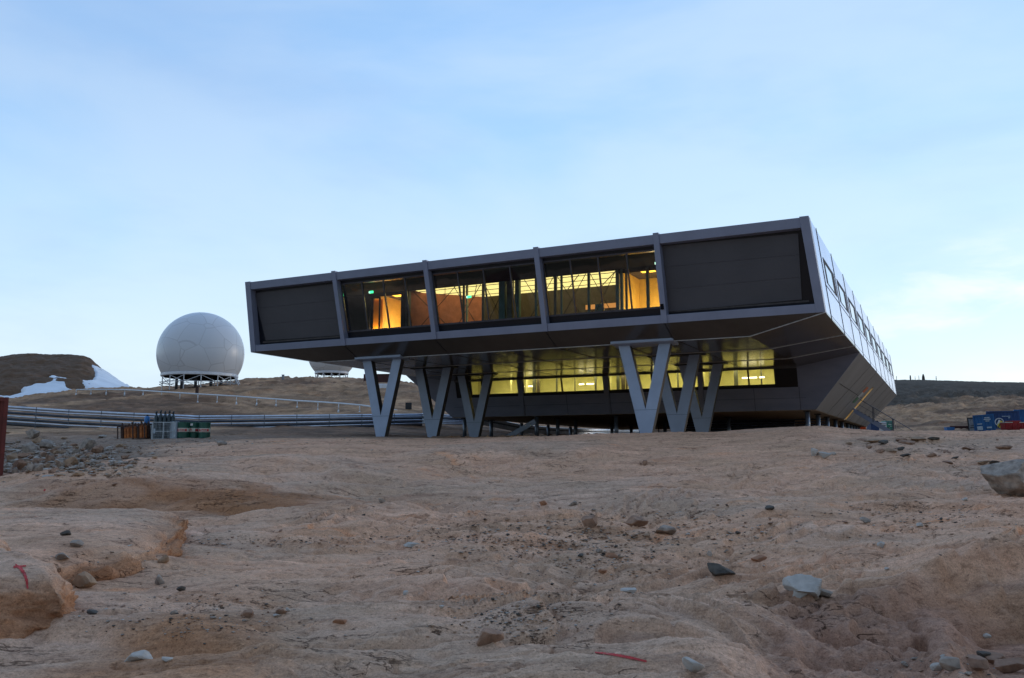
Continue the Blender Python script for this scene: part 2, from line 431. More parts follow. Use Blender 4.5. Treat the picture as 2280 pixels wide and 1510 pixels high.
def rock_mat(name, use_attr=True, base=(.33, .215, .155)):
    m, nt, b = new_mat(name)
    N, L = nt.nodes, nt.links
    geo = N.new('ShaderNodeNewGeometry')
    pos = geo.outputs['Position']

    def noise(scale, detail=6, rough=.6, stretch=(1, 1, 1), rot=0.0, dist=0.0):
        mp = N.new('ShaderNodeMapping'); mp.inputs['Scale'].default_value = stretch; mp.inputs['Rotation'].default_value = (0, 0, rot)
        L.new(pos, mp.inputs['Vector'])
        n = N.new('ShaderNodeTexNoise'); n.inputs['Scale'].default_value = scale; n.inputs['Detail'].default_value = detail
        n.inputs['Roughness'].default_value = rough; n.inputs['Distortion'].default_value = dist
        L.new(mp.outputs['Vector'], n.inputs['Vector'])
        return n.outputs['Fac']

    def rng(v, a, b_, lo=0, hi=1):
        r = N.new('ShaderNodeMapRange'); r.inputs['From Min'].default_value = a; r.inputs['From Max'].default_value = b_
        r.inputs['To Min'].default_value = lo; r.inputs['To Max'].default_value = hi
        L.new(v, r.inputs['Value']); return r.outputs['Result']

    def mix(a, b_, f, mode='MIX'):
        x = N.new('ShaderNodeMix'); x.data_type = 'RGBA'; x.blend_type = mode
        for k, v in (('A', a), ('B', b_)):
            if isinstance(v, tuple): x.inputs[k].default_value = rgb(v)
            else: L.new(v, x.inputs[k])
        if isinstance(f, (int, float)): x.inputs['Factor'].default_value = f
        else: L.new(f, x.inputs['Factor'])
        return x.outputs['Result']

    if use_attr:
        at_ = N.new('ShaderNodeAttribute'); at_.attribute_name = 'tint'
        c0 = at_.outputs['Color']
    else:
        c0 = base
    big = noise(.35, 5, .6, (1, 1.6, 1))
    streak = noise(1.3, 8, .68, (.35, 2.4, 3.0), .17, .6)
    fine = noise(9, 8, .72, (.8, 1.3, 1.6), .17)
    grain = noise(60, 5, .75)
    mid = noise(26, 6, .7, (.8, 1.4, 1.5), .17)
    c = mix(c0, mix(c0, (.84, .86, .84), 1.0, 'MULTIPLY'), rng(big, .42, .62))
    orange = rng(noise(.55, 6, .65, (.6, 1.5, 1), .17, .8), .60, .74)
    c = mix(c, mix(c0, (1.08, .80, .58), 1.0, 'MULTIPLY'), orange)
    c = mix(c, mix(c, (.70, .66, .64), 1.0, 'MULTIPLY'), rng(streak, .50, .68))
    c = mix(c, mix(c, (1.30, 1.32, 1.34), 1.0, 'MULTIPLY'), rng(streak, .45, .30))
    c = mix(c, mix(c, (.60, .58, .56), 1.0, 'MULTIPLY'), rng(fine, .52, .66))
    c = mix(c, mix(c, (.60, .58, .57), 1.0, 'MULTIPLY'), rng(mid, .54, .70))
    c = mix(c, mix(c, (1.30, 1.29, 1.28), 1.0, 'MULTIPLY'), rng(mid, .46, .32))
    c = mix(c, mix(c, (1.30, 1.30, 1.30), 1.0, 'MULTIPLY'), rng(grain, .52, .68))
    c = mix(c, mix(c, (.55, .54, .53), 1.0, 'MULTIPLY'), rng(grain, .46, .34))
    def crack(n_, w_):
        m1_ = N.new('ShaderNodeMath'); m1_.operation = 'SUBTRACT'; L.new(n_, m1_.inputs[0]); m1_.inputs[1].default_value = .5
        m2_ = N.new('ShaderNodeMath'); m2_.operation = 'ABSOLUTE'; L.new(m1_.outputs[0], m2_.inputs[0])
        return rng(m2_.outputs[0], w_ * .3, w_)
    fis = crack(noise(.55, 7, .62, (.55, 1.9, 1.5), .12, .9), .0055)
    gate = rng(noise(.5, 3, .5, (1.3, 1, 1), 1.1), .46, .54)
    fis2 = N.new('ShaderNodeMath'); fis2.operation = 'MAXIMUM'; L.new(fis, fis2.inputs[0]); L.new(gate, fis2.inputs[1])
    c = mix(mix(c, (.42, .40, .39), 1.0, 'MULTIPLY'), c, fis2.outputs[0])
    L.new(c, b.inputs['Base Color'])
    b.inputs['Roughness'].default_value = .92; b.inputs['Specular IOR Level'].default_value = .25
    prev = None
    for fac, dist, st in ((fis2.outputs[0], .03, .8), (streak, .05, .6), (fine, .022, .5), (mid, .010, .5), (grain, .004, .5)):
        bp = N.new('ShaderNodeBump'); bp.inputs['Strength'].default_value = st; bp.inputs['Distance'].default_value = dist
        L.new(fac, bp.inputs['Height'])
        if prev: L.new(prev, bp.inputs['Normal'])
        prev = bp.outputs['Normal']
    L.new(prev, b.inputs['Normal'])
    return m


M['ground'] = rock_mat('bedrock_ground')
M['outcrop'] = rock_mat('bedrock_outcrop', True)
M['hill'] = rock_mat('hill_rock', False, (.165, .098, .060))
M['snow'] = mat('snow', (.78, .82, .88), .6, 0, .05, .15, bump=.3, bscale=.8)


# ------------------------------------------------------------------ mesh builder
class MB:
    def __init__(s):
        s.v = []; s.f = []; s.m = []

    def add(s, vs, fs, mi=0):
        o = len(s.v); s.v += [tuple(p) for p in vs]
        s.f += [tuple(i + o for i in f) for f in fs]; s.m += [mi] * len(fs)
        return s

    def hexa(s, p, mi=0):
        """8 points: bottom 4 (ccw) then top 4"""
        return s.add(p, [(3, 2, 1, 0), (4, 5, 6, 7), (0, 1, 5, 4), (1, 2, 6, 5), (2, 3, 7, 6), (3, 0, 4, 7)], mi)

    def box(s, x0, x1, y0, y1, z0, z1, mi=0):
        return s.hexa([(x0, y0, z0), (x1, y0, z0), (x1, y1, z0), (x0, y1, z0), (x0, y0, z1), (x1, y0, z1), (x1, y1, z1), (x0, y1, z1)], mi)

    def plate(s, q, d, mi=0):
        """polygon q given thickness along vector d"""
        n = len(q); q = [Vector(p) for p in q]; d = Vector(d)
        vs = q + [p + d for p in q]
        fs = [tuple(range(n)), tuple(range(2 * n - 1, n - 1, -1))] + [(i, i + n, (i + 1) % n + n, (i + 1) % n) for i in range(n)]
        return s.add(vs, fs, mi)

    def bar(s, a, b, w, h=None, mi=0, up=(0, 0, 1)):
        a = Vector(a); b = Vector(b); h = h or w
        d = (b - a).normalized(); u = Vector(up)
        if abs(d.dot(u)) > .99: u = Vector((1, 0, 0))
        x = d.cross(u).normalized() * w / 2; y = x.normalized().cross(d) * h / 2
        return s.hexa([a - x - y, a + x - y, b + x - y, b - x - y, a - x + y, a + x + y, b + x + y, b - x + y], mi)

    def tube(s, pts, r, n=10, mi=0, cap=True):
        pts = [Vector(p) for p in pts]; rings = []
        rs = r if isinstance(r, (list, tuple)) else [r] * len(pts)
        for i, p in enumerate(pts):
            d = (pts[min(i + 1, len(pts) - 1)] - pts[max(i - 1, 0)]).normalized()
            u = Vector((0, 0, 1)) if abs(d.z) < .95 else Vector((1, 0, 0))
            x = d.cross(u).normalized(); y = x.cross(d)
            rings.append([p + x * rs[i] * math.cos(2 * math.pi * k / n) + y * rs[i] * math.sin(2 * math.pi * k / n) for k in range(n)])
        vs = [q for r_ in rings for q in r_]; fs = []
        for i in range(len(pts) - 1):
            for k in range(n):
                fs.append((i * n + k, i * n + (k + 1) % n, (i + 1) * n + (k + 1) % n, (i + 1) * n + k))
        if cap:
            fs.append(tuple(range(n))[::-1]); fs.append(tuple(range((len(pts) - 1) * n, len(pts) * n)))
        return s.add(vs, fs, mi)

    def lathe(s, prof, n=24, c=(0, 0, 0), mi=0):
        vs = []; fs = []
        for r, z in prof:
            for k in range(n):
                a = 2 * math.pi * k / n; vs.append((c[0] + r * math.cos(a), c[1] + r * math.sin(a), c[2] + z))
        for i in range(len(prof) - 1):
            for k in range(n):
                fs.append((i * n + k, i * n + (k + 1) % n, (i + 1) * n + (k + 1) % n, (i + 1) * n + k))
        fs.append(tuple(range(n))[::-1]); fs.append(tuple(range((len(prof) - 1) * n, len(prof) * n)))
        return s.add(vs, fs, mi)

    def build(s, name, mats, parent=None, smooth=False, bevel=0.0):
        me = bpy.data.meshes.new(name)
        me.from_pydata([tuple(p) for p in s.v], [], s.f)
        if not isinstance(mats, (list, tuple)): mats = [mats]
        for mm in mats: me.materials.append(mm)
        me.polygons.foreach_set('material_index', s.m)
        if smooth: me.polygons.foreach_set('use_smooth', [True] * len(s.f))
        me.update()
        import bmesh
        bm = bmesh.new(); bm.from_mesh(me); bmesh.ops.recalc_face_normals(bm, faces=bm.faces)
        bm.to_mesh(me); bm.free()
        o = bpy.data.objects.new(name, me); COL.objects.link(o)
        if parent: o.parent = parent
        if bevel:
            bv = o.modifiers.new('bevel', 'BEVEL'); bv.width = bevel; bv.segments = 2; bv.limit_method = 'ANGLE'
        return o


def tag(o, label=None, cat=None, group=None, kind=None):
    if label: o['label'] = label
    if cat: o['category'] = cat
    if group: o['group'] = group
    if kind: o['kind'] = kind
    return o


def empty(name, loc, label, cat, group=None, rz=0.0, rx=0.0, ry=0.0):
    o = bpy.data.objects.new(name, None); COL.objects.link(o)
    o.location = loc; o.rotation_euler = (rx, ry, rz); o.empty_display_size = .3
    return tag(o, label, cat, group)


def copy_tree(o, parent=None):
    c = o.copy(); COL.objects.link(c)
    if parent: c.parent = parent
    for ch in list(o.children): copy_tree(ch, c)
    return c


def mesh_np(name, V, Fq, mats, smooth=True, attr=None, parent=None):
    me = bpy.data.meshes.new(name)
    nv, nf = len(V), len(Fq)
    k = Fq.shape[1]
    me.vertices.add(nv); me.vertices.foreach_set('co', np.ascontiguousarray(V, dtype=np.float32).ravel())
    me.loops.add(nf * k); me.loops.foreach_set('vertex_index', np.ascontiguousarray(Fq, dtype=np.int32).ravel())
    me.polygons.add(nf)
    me.polygons.foreach_set('loop_start', np.arange(0, nf * k, k, dtype=np.int32))
    try: me.polygons.foreach_set('loop_total', np.full(nf, k, dtype=np.int32))
    except Exception: pass
    me.update(calc_edges=True); me.validate()
    me.polygons.foreach_set('use_smooth', np.full(nf, smooth, dtype=bool))
    if not isinstance(mats, (list, tuple)): mats = [mats]
    for mm in mats: me.materials.append(mm)
    if attr is not None:
        a = me.color_attributes.new('tint', 'FLOAT_COLOR', 'POINT')
        a.data.foreach_set('color', np.ascontiguousarray(np.c_[attr, np.ones(nv)], dtype=np.float32).ravel())
    o = bpy.data.objects.new(name, me); COL.objects.link(o)
    if parent: o.parent = parent
    return o


# ------------------------------------------------------------------ ground
def grid_faces(nr, nc):
    i = np.arange(nr - 1)[:, None] * nc + np.arange(nc - 1)[None, :]
    i = i.ravel()
    return np.c_[i, i + 1, i + nc + 1, i + nc]


def tint(X, Y):
    t = X / Y
    pxx = t * F_PX * .99 + CX
    n1 = fbm2(X * .15, Y * .25, 3, 201); n2 = fbm2(X * .5, Y * .9, 3, 207); n3 = fbm2(X * .05, Y * .09, 3, 217)
    pink = np.array([.72, .415, .265]); grey = np.array([.61, .395, .275]); sand = np.array([.57, .37, .255])
    tan = np.array([.47, .27, .15]); rub = np.array([.31, .21, .15]); dark = np.array([.10, .072, .050]); brown = np.array([.23, .125, .07])
    def mx(c, d, f): return c * (1 - f[..., None]) + d * f[..., None]
    c = np.broadcast_to(pink, X.shape + (3,)).copy()
    c = mx(c, grey, sstep(-.1, .35, n1) * .8)
    c = mx(c, sand, sstep(.0, .3, n2) * sstep(12, 8, Y) * .7)
    # gravel trough running up the middle
    c = mx(c, sand * .97, sstep(.28, .0, np.abs(t - .10 + .01 * (Y - 10) + .05 * n2)) * sstep(19, 12, Y) * sstep(6.4, 8, Y) * .65)
    # orange-brown rock in the left hollow, overhang shade painted in with it
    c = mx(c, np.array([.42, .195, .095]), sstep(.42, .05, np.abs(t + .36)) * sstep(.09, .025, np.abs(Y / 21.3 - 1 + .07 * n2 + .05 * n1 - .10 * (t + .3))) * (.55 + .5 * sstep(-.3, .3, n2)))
    c = mx(c, np.array([.54, .25, .12]), sstep(px2t(760), px2t(480), t) * sstep(8.2, 7.4, Y + .3 * n2) * sstep(-.2, .25, n2 + .2) * .8)
    c = mx(c, np.array([.42, .20, .10]), sstep(px2t(2000), px2t(2080), t) * sstep(9.2, 9.6, Y) * (1 - sstep(9.85, 10.1, Y)) * sstep(-.2, .3, n1 + n2) * .5)
    spn = sstep(px2t(1560), px2t(1760), t) * sstep(9.9, 9.3, Y)
    c = mx(c, np.array([.40, .21, .14]), spn * sstep(-.4, .2, n2 + n1) * .8)
    # rubble gravel
    rb = sstep(420, 280, pxx + 60 * n1) * sstep(28, 32, Y) * (1 - sstep(47, 52, Y))
    rb = np.maximum(rb, sstep(38, 41, Y + n2 * 3) * (1 - sstep(50, 56, Y)) * sstep(1050, 950, pxx) * .9)
    c = mx(c, rub, rb)
    back = sstep(47, 56, Y)
    c = mx(c, mx(mx(np.broadcast_to(tan, c.shape), brown, sstep(.05, .35, n3)), tan * .72, sstep(.0, -.35, n3) * .8), back)
    n4 = fbm2(X * .5, Y * 1.1, 6, 331, .62)
    c = c * (1 + back * .9 * n4)[..., None]
    dk = sstep(1700, 1900, pxx) * sstep(195, 215, Y + 60 * fbm2(X * .02, Y * .02, 2, 301))
    c = mx(c, dark, dk)
    return c


V = np.stack([XX, YYg, ZZ], -1).reshape(-1, 3)
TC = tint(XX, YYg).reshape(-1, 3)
FQ = grid_faces(len(yrows), len(tcols))
# the ground carries on behind and beside the photographer
ys2 = np.array([-400, -60, -12, -3, 2.0, 2.62]); xs2 = np.linspace(-1.6 * 2.6, 1.6 * 2.6, 24)
xs2 = np.concatenate([[-500, -120, -30, -10], xs2, [10, 30, 120, 500]])
X2, Y2 = np.meshgrid(xs2, ys2)
Z2 = -1.62 + .02 * fbm2(X2, Y2, 2, 5) - .012 * (np.abs(X2) > 4.3) - .01
o2 = len(V)
V = np.r_[V, np.stack([X2, Y2, Z2], -1).reshape(-1, 3)]
TC = np.r_[TC, np.broadcast_to([.34, .22, .16], (X2.size, 3))]
FQ = np.r_[FQ, grid_faces(len(ys2), len(xs2)) + o2]
# wide flanks outside the fan
fl = []
for sgn in (-1, 1):
    yy = np.array([2.62, 10, 40, 120, 400, 1500, 4200.]); ww = np.array([1.58, 2.5, 5.0, 10.0])
    Tm, Ym = np.meshgrid(ww * sgn, yy)
    Xm = Tm * Ym
    Zm = np.minimum(base_height(np.full_like(Ym, 1.6 * sgn), Ym) - .4, 2.0) - .3
    o2 = len(V)
    V = np.r_[V, np.stack([Xm, Ym, Zm], -1).reshape(-1, 3)]
    TC = np.r_[TC, np.broadcast_to([.26, .18, .12], (Xm.size, 3))]
    q = grid_faces(len(yy), len(ww))
    FQ = np.r_[FQ, (q if sgn > 0 else q[:, ::-1]) + o2]
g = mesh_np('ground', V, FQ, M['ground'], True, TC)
tag(g, kind='structure')

# ------------------------------------------------------------------ far hill with snow (left)
hx = np.array([-500, -250, -60, 0, 70, 110, 150, 190, 215, 232, 262, 290, 340, 420], float)
hy = np.array([800, 790, 797, 793, 786, 789, 791, 795, 808, 823, 843, 860, 880, 905], float)
ts = np.linspace(px2t(-500), px2t(400), 330)
Ys = np.concatenate([np.linspace(175, 255, 170), np.linspace(256, 330, 40)])
Tm, Ym = np.meshgrid(ts, Ys)
pxm = Tm * F_PX * .985 + CX
top = y2z(np.interp(pxm, hx, hy), 250.0)
base = y2z(915.0, 175.0)
fr = np.clip((Ym - 175) / 75, 0, 1)
prof = fr ** .75
Zm = base + (top - base) * prof - np.clip(Ym - 250, 0, 99) ** 1.3 * .05
Xm = Tm * Ym
edge = sstep(0, .1, fr) * sstep(px2t(300), px2t(220), Tm)
Zr = Zm + edge * (1 - .75 * sstep(.86, 1.0, fr)) * (2.6 * fbm2(Xm * .06 + .3 * Ym * .05, Ym * .09, 5, 401, .58)) + edge * .35 * fbm2(Xm * .5, Ym * .5, 3, 410)
Vh = np.stack([Xm, Ym, Zr], -1).reshape(-1, 3)
FH = grid_faces(len(Ys), len(ts))
h = mesh_np('hill', Vh, FH, M['hill'], True)
tag(h, kind='structure')
# snow drifts: regions of the slope, as outlines in (bearing px, sight-line px) turned into slope masks
zoomed = lambda pts: [(x * .2119, 760 + y * .2119) for x, y in pts]
SNOW = [zoomed([(-900, 560), (0, 540), (110, 555), (245, 520), (230, 470), (370, 435), (460, 440), (480, 415), (545, 405), (500, 330), (560, 350), (700, 380), (790, 408),
                (700, 410), (690, 450), (740, 490), (830, 500), (900, 520), (1000, 560), (900, 640), (300, 660), (-200, 700), (-900, 720)]),
        zoomed([(840, 395), (900, 400), (980, 385), (1010, 320), (960, 235), (1050, 270), (1160, 340), (1260, 410), (1380, 470), (1500, 520), (1400, 640), (1000, 620), (920, 490), (850, 430)])]


def inside(px, py, poly):
    r = np.zeros(px.shape, bool); n = len(poly)
    for i in range(n):
        x0, y0 = poly[i]; x1, y1 = poly[(i + 1) % n]
        c = ((y0 > py) != (y1 > py)) & (px < (x1 - x0) * (py - y0) / (y1 - y0 + 1e-12) + x0)
        r ^= c
    return r


def proj(X, Y, Z):
    d = Y * math.cos(PITCH) + Z * math.sin(PITCH); u = -Y * math.sin(PITCH) + Z * math.cos(PITCH)
    return CX + F_PX * X / d, CY - F_PX * u / d


Zs = Zm * .8 + Zr * .2 + 1.3
pu, pv = proj(Xm, Ym, Zs)
pu = pu + 3 * fbm2(Xm * .3, Ym * .4, 3, 5); pv = pv + 3 * fbm2(Xm * .3, Ym * .4, 3, 6)
mask = (inside(pu, pv, SNOW[0]) | inside(pu, pv, SNOW[1])) & (Ym < 262)
soft = mask.astype(float)
for _ in range(3):
    s2 = soft.copy(); s2[1:-1, 1:-1] = (soft[1:-1, 1:-1] * 2 + soft[:-2, 1:-1] + soft[2:, 1:-1] + soft[1:-1, :-2] + soft[1:-1, 2:]) / 6; soft = s2
Zs = np.where(soft > .02, Zr * (1 - soft) + Zs * soft - .5 * (1 - soft), Zr - 1.2)
Vs = np.stack([Xm, Ym, Zs], -1).reshape(-1, 3)
mf = (soft > .02).ravel()
keep = mf[FH].any(1)
used = np.unique(FH[keep]); remap = -np.ones(len(Vs), int); remap[used] = np.arange(len(used))
sn = mesh_np('snow', Vs[used], remap[FH[keep]], M['snow'], True)
tag(sn, kind='structure')

# ------------------------------------------------------------------ the station
C0 = Vector((12.132, 34.188, 0)); ZT = 9.627; HH = 3.836; SL = .27; SB = .352; Z1 = ZT - HH; Z2 = 5.16; ZB = 2.6
W = 30.5; LEN = 57.5; A1 = 2.4; AD = 17.0
st = empty('research_station', C0, 'long dark grey elevated station building on V columns with lit windows', 'building', None, rz=-YAW)


def P(b, a, z): return (-b, a, z)
def FP(b, z, off=0.0): return P(b, SL * (ZT - z) + off, z)            # leaning front plane
def SP(a, z, off=0.0): return P(-SB * (ZT - z) / HH - off, a, z)      # right side plane
def SPL(a, z, off=0.0): return P(W + SB * (ZT - z) / HH + off, a, z)  # left side plane
def LF(b, z, off=0.0): return P(b, AD + SL * (Z2 - z) + off, z)       # lower front plane
KL = (2.3 + SB) / (ZB - Z1)
def LSP(a, z, off=0.0):                                               # sloping lower right wall
    n = Vector((1, KL)); n.normalize()
    return P(-SB + KL * (z - Z1) - off * n.x, a, z + off * n.y * (1 if KL > 0 else 1))


def fplate(mb, b0, b1, za, zb_, off, th, mi=0, b0t=None, b1t=None):
    b0t = b0 if b0t is None else b0t; b1t = b1 if b1t is None else b1t
    return mb.hexa([FP(b1, za, off), FP(b0, za, off), FP(b0, za, off + th), FP(b1, za, off + th),
                    FP(b1t, zb_, off), FP(b0t, zb_, off), FP(b0t, zb_, off + th), FP(b1t, zb_, off + th)], mi)


posts = [6.45, 12.31, 18.50, 24.25]
fr = MB()
fplate(fr, .33, W - .33, 9.22, ZT, 0, .40); fplate(fr, -.0, W + .0, Z1, 6.15, 0, .40)
fr.build('front_frame', M['frame'], st, bevel=.012)
c = MB(); c.hexa([FP(-.0, Z1 - .004, -.03), FP(-SB - .012, Z1 - .004, -.03), FP(-SB - .012, Z1 - .004, .45), FP(-.0, Z1 - .004, .45), FP(.36, ZT + .03, -.03), FP(-.012, ZT + .03, -.03), FP(-.012, ZT + .03, .45), FP(.36, ZT + .03, .45)])
c.build('corner_post', M['frame'], st, bevel=.012)
c = MB(); c.hexa([FP(W + SB + .012, Z1 - .004, -.03), FP(W + .0, Z1 - .004, -.03), FP(W + .0, Z1 - .004, .45), FP(W + SB + .012, Z1 - .004, .45), FP(W + .012, ZT + .03, -.03), FP(W - .36, ZT + .03, -.03), FP(W - .36, ZT + .03, .45), FP(W + .012, ZT + .03, .45)])
c.build('corner_post', M['frame'], st, bevel=.012)
for b in posts:
    c = MB(); fplate(c, b - .13, b + .13, Z1 - .005, ZT + .06, -.06, .5)
    c.build('frame_post', M['frame'], st, bevel=.012)
# roof edge capping and roof
r = MB(); r.box(-W, 0, .42, LEN, ZT - .12, ZT - .02); r.build('roof', M['frame'], st)
# black reveals and louvre fields at both ends
for b0, b1 in ((.06, posts[0] - .13), (posts[3] + .13, W - .06)):
    rv = MB(); fplate(rv, b0, b1, Z1 + .1, 9.5, .40, .06)
    rv.build('reveal_panel', M['reveal'], st)
for q in (((.50, 9.09), (.57, 6.42), (6.32, 6.34), (6.32, 9.18)), ((30.28, 9.08), (29.95, 6.42), (24.38, 6.40), (24.38, 9.12))):
    lp = MB().plate([FP(b, z, .345) for b, z in q], (0, .05, 0)).build('louvre_panel', M['louver'], st)
    sm = MB()
    for f in (.32, .66):
        a_ = [q[0][k] * (1 - f) + q[1][k] * f for k in (0, 1)]; b_ = [q[3][k] * (1 - f) + q[2][k] * f for k in (0, 1)]
        sm.plate([FP(a_[0], a_[1], .335), FP(a_[0], a_[1] + .02, .335), FP(b_[0], b_[1] + .02, .335), FP(b_[0], b_[1], .335)], (0, .015, 0))
    sm.build('seam', M['mullion'], lp)
# glazed bays
for i in range(3):
    b0, b1 = posts[i] + .13, posts[i + 1] - .13
    bd = MB()
    fplate(bd, b0 - .12, b1 + .12, Z1 + .12, 6.50, .32, .5); fplate(bd, b0 - .12, b1 + .12, 9.08, 9.45, .32, .5)
    w = bd.build('glazed_bay', M['reveal'], st)
    fm = MB(); fplate(fm, b0, b1, 6.50, 6.58, .28, .08); fplate(fm, b0, b1, 9.01, 9.07, .28, .08)
    n = 4
    for k in range(n + 1):
        bb = b0 + .03 + (b1 - b0 - .06) * k / n
        fplate(fm, bb - .032, bb + .032, 6.58, 9.01, .27, .10)
    fm.build('window_frame', M['mullion'], w)
    for k in range(n):
        p0 = b0 + .03 + (b1 - b0 - .06) * k / n + .033; p1 = b0 + .03 + (b1 - b0 - .06) * (k + 1) / n - .033
        MB().plate([FP(p0, 6.58, .31), FP(p1, 6.58, .31), FP(p1, 9.01, .31), FP(p0, 9.01, .31)], (0, .012, 0)).build('window_pane', M['glass'], w)
# rooms behind the glazing
Bm = MB(); Bm.box(-W + .3, -.3, 1.25, 9.0, 6.30, 6.38); Bm.build('interior_floor', M['intwall'], st)
Bm = MB(); Bm.box(-W + .3, -.3, .62, 4.15, 9.12, 9.2); Bm.build('gallery_ceiling', M['dark'], st)
Bm = MB(); Bm.box(-W + .3, -.3, 4.15, 9.0, 9.25, 9.3); Bm.build('interior_ceiling', M['intwall'], st)
Bm = MB(); Bm.box(-W + .3, -.3, 8.9, 9.0, 6.38, 9.25); Bm.build('back_wall', M['intwall'], st)
for bx in ((-W + .3, -24.78, 4.0, 4.1, 6.38, 9.12), (-22.62, -22.1, 4.0, 4.1, 6.38, 9.12), (-6.9, -.3, 4.0, 4.1, 6.38, 9.12), (-24.08, -22.62, 4.0, 4.1, 8.96, 9.12), (-9.7, -6.9, 4.0, 4.1, 8.93, 9.12), (-6.55, -6.4, .75, 4.0, 6.38, 9.12), (-24.14, -24.08, 4.0, 4.1, 6.38, 9.12), (-24.78, -24.14, 4.0, 4.1, 8.87, 9.12)):
    MB().box(*bx).build('partition_wall', M['dark'], st)
MB().box(-24.76, -24.15, 4.35, 4.42, 6.38, 8.87).build('interior_door', M['orangedoor'], st)
MB().box(-24.7, -22.3, 7.2, 7.3, 6.38, 9.25).box(-24.8, -24.7, 4.4, 7.2, 6.38, 9.25).build('yellow_wall', M['yellowwall'], st)
MB().box(-22.95, -22.62, 5.2, 5.3, 6.38, 8.5).build('green_panel', M['greenwall'], st)
MB().box(-22.62, -22.52, 4.1, 8.9, 6.38, 9.25).build('yellow_wall', M['salmon'], st)
MB().add([P(22.4, 4.5, 6.38), P(19.4, 7.7, 6.38), P(19.4, 7.7, 9.25), P(22.4, 4.5, 9.25), P(22.45, 4.56, 6.38), P(19.45, 7.76, 6.38), P(19.45, 7.76, 9.25), P(22.45, 4.56, 9.25)],
         [(0, 1, 2, 3), (5, 4, 7, 6), (0, 4, 5, 1), (3, 2, 6, 7), (0, 3, 7, 4), (1, 5, 6, 2)]).build('salmon_wall', M['salmon'], st)
# right hand yellow room
MB().box(-10.9, -6.6, 7.4, 7.5, 6.38, 9.25).box(-6.7, -6.6, 4.1, 7.4, 6.38, 9.25).box(-9.75, -9.68, 4.1, 7.4, 6.38, 9.25).build('yellow_wall', M['yellowwall'], st)
for b0, b1 in ((24.0, 23.3), (8.9, 8.2), (7.9, 7.3)):
    MB().box(-b0, -b1, 5.0, 5.6, 9.18, 9.22).build('ceiling_lamp', M['glowyellow'], st)
MB().box(-24.65, -24.3, 4.2, 4.3, 8.95, 9.0).build('ceiling_lamp', M['glowyellow'], st)
# lit ceiling panels
for i in range(26):
    b0 = 9.95 + i * .46
    for a0, a1 in ((4.22, 5.95), (5.99, 7.78)):
        if i > 23 and a0 > 5: continue
        MB().box(-(b0 + .425), -b0, a0, a1, 9.16, 9.2).build('ceiling_light_panel', M['lightpanel'], st)
MB().box(-22.6, -9.8, 7.8, 7.9, 6.38, 9.25).build('back_wall', M['intwall'], st)
MB().box(-12.9, -10.8, 7.72, 7.78, 7.9, 8.15).build('wall_glow', M['wallglow'], st)  # emissive strip painting in the orange glow on the back wall
tr = MB()
for k in range(3):
    tr.bar(P(9.8, 4.6 + k * 1.2, 9.13), P(21.8, 4.6 + k * 1.2, 9.13), .03)
for k in range(6):
    tr.bar(P(9.9 + k * 2, 4.3, 9.12), P(11.9 + k * 2, 7.6, 9.12), .035)
tr.build('ceiling_truss', M['black'], st)
for i, (b, w_, mm) in enumerate(((22.2, .22, 'greycol'), (18.55, .10, 'greycol'), (18.35, .10, 'creamwall'), (17.35, .12, 'greycol'), (16.2, .36, 'teal'), (15.75, .30, 'greycol'), (15.3, .24, 'teal'),
                                (14.2, .12, 'teal'), (13.1, .14, 'greycol'), (12.75, .10, 'teal'), (11.25, .12, 'teal'), (9.72, .16, 'teal'), (9.5, .14, 'teal'), (9.25, .10, 'greycol'), (8.15, .14, 'teal'))):
    MB().box(-b - w_ / 2, -b + w_ / 2, 4.0, 4.0 + w_, 6.38, 9.14).build('interior_column', M[mm], st)
for k, (b0, b1) in enumerate(((21.9, 19.1), (19.2, 17.5), (17.3, 15.9), (14.9, 13.2), (13.0, 11.4), (11.2, 9.8))):
    x = MB(); x.tube([P(b0, 4.05, 6.5), P(b1, 4.05, 9.1)], .018, 6); x.tube([P(b0, 4.10, 9.1), P(b1, 4.10, 6.5)], .018, 6)
    x.build('tie_rod', M['black'], st)
for b, z in ((23.15, 8.72), (17.0, 7.95), (6.95, 8.72)):
    e = MB().box(-b - .10, -b + .10, 1.9, 1.95, z, z + .12).build('exit_sign', M['exit'], st)
    MB().box(-b - .16, -b - .105, 1.88, 1.96, z, z + .10).build('sign_face', M['exitw'], e)
for b, a_, z, e_ in ((23.5, 6.0, 6.85, 170), (8.2, 6.0, 6.85, 150), (24.45, 4.22, 6.7, 170)):  # unseen fill lights near the floor, added to brighten walls and door
    ld = bpy.data.lights.new('unseen_fill', 'POINT'); ld.energy = e_; ld.color = (1.0, .76, .40); ld.shadow_soft_size = .04
    lo_ = bpy.data.objects.new('unseen_fill', ld); COL.objects.link(lo_); lo_.parent = st; lo_.location = P(b, a_, z)

ch = empty('office_chair', st.matrix_basis @ Vector(P(10.95, 4.7, 6.38)), 'dark teal office chair seen through the upper glazing', 'chair', None, rz=-YAW)
MB().hexa([(-.26, 0, .62), (.26, 0, .62), (.26, .07, .62), (-.26, .07, .62), (-.22, -.04, 1.22), (.22, -.04, 1.22), (.22, .03, 1.22), (-.22, .03, 1.22)]).build('backrest', M['teal'], ch, bevel=.03)
MB().box(-.26, .26, .05, .55, .46, .54).build('seat', M['teal'], ch, bevel=.03)
MB().tube([(0, .3, 0), (0, .3, .46)], .04, 10).build('leg', M['black'], ch)

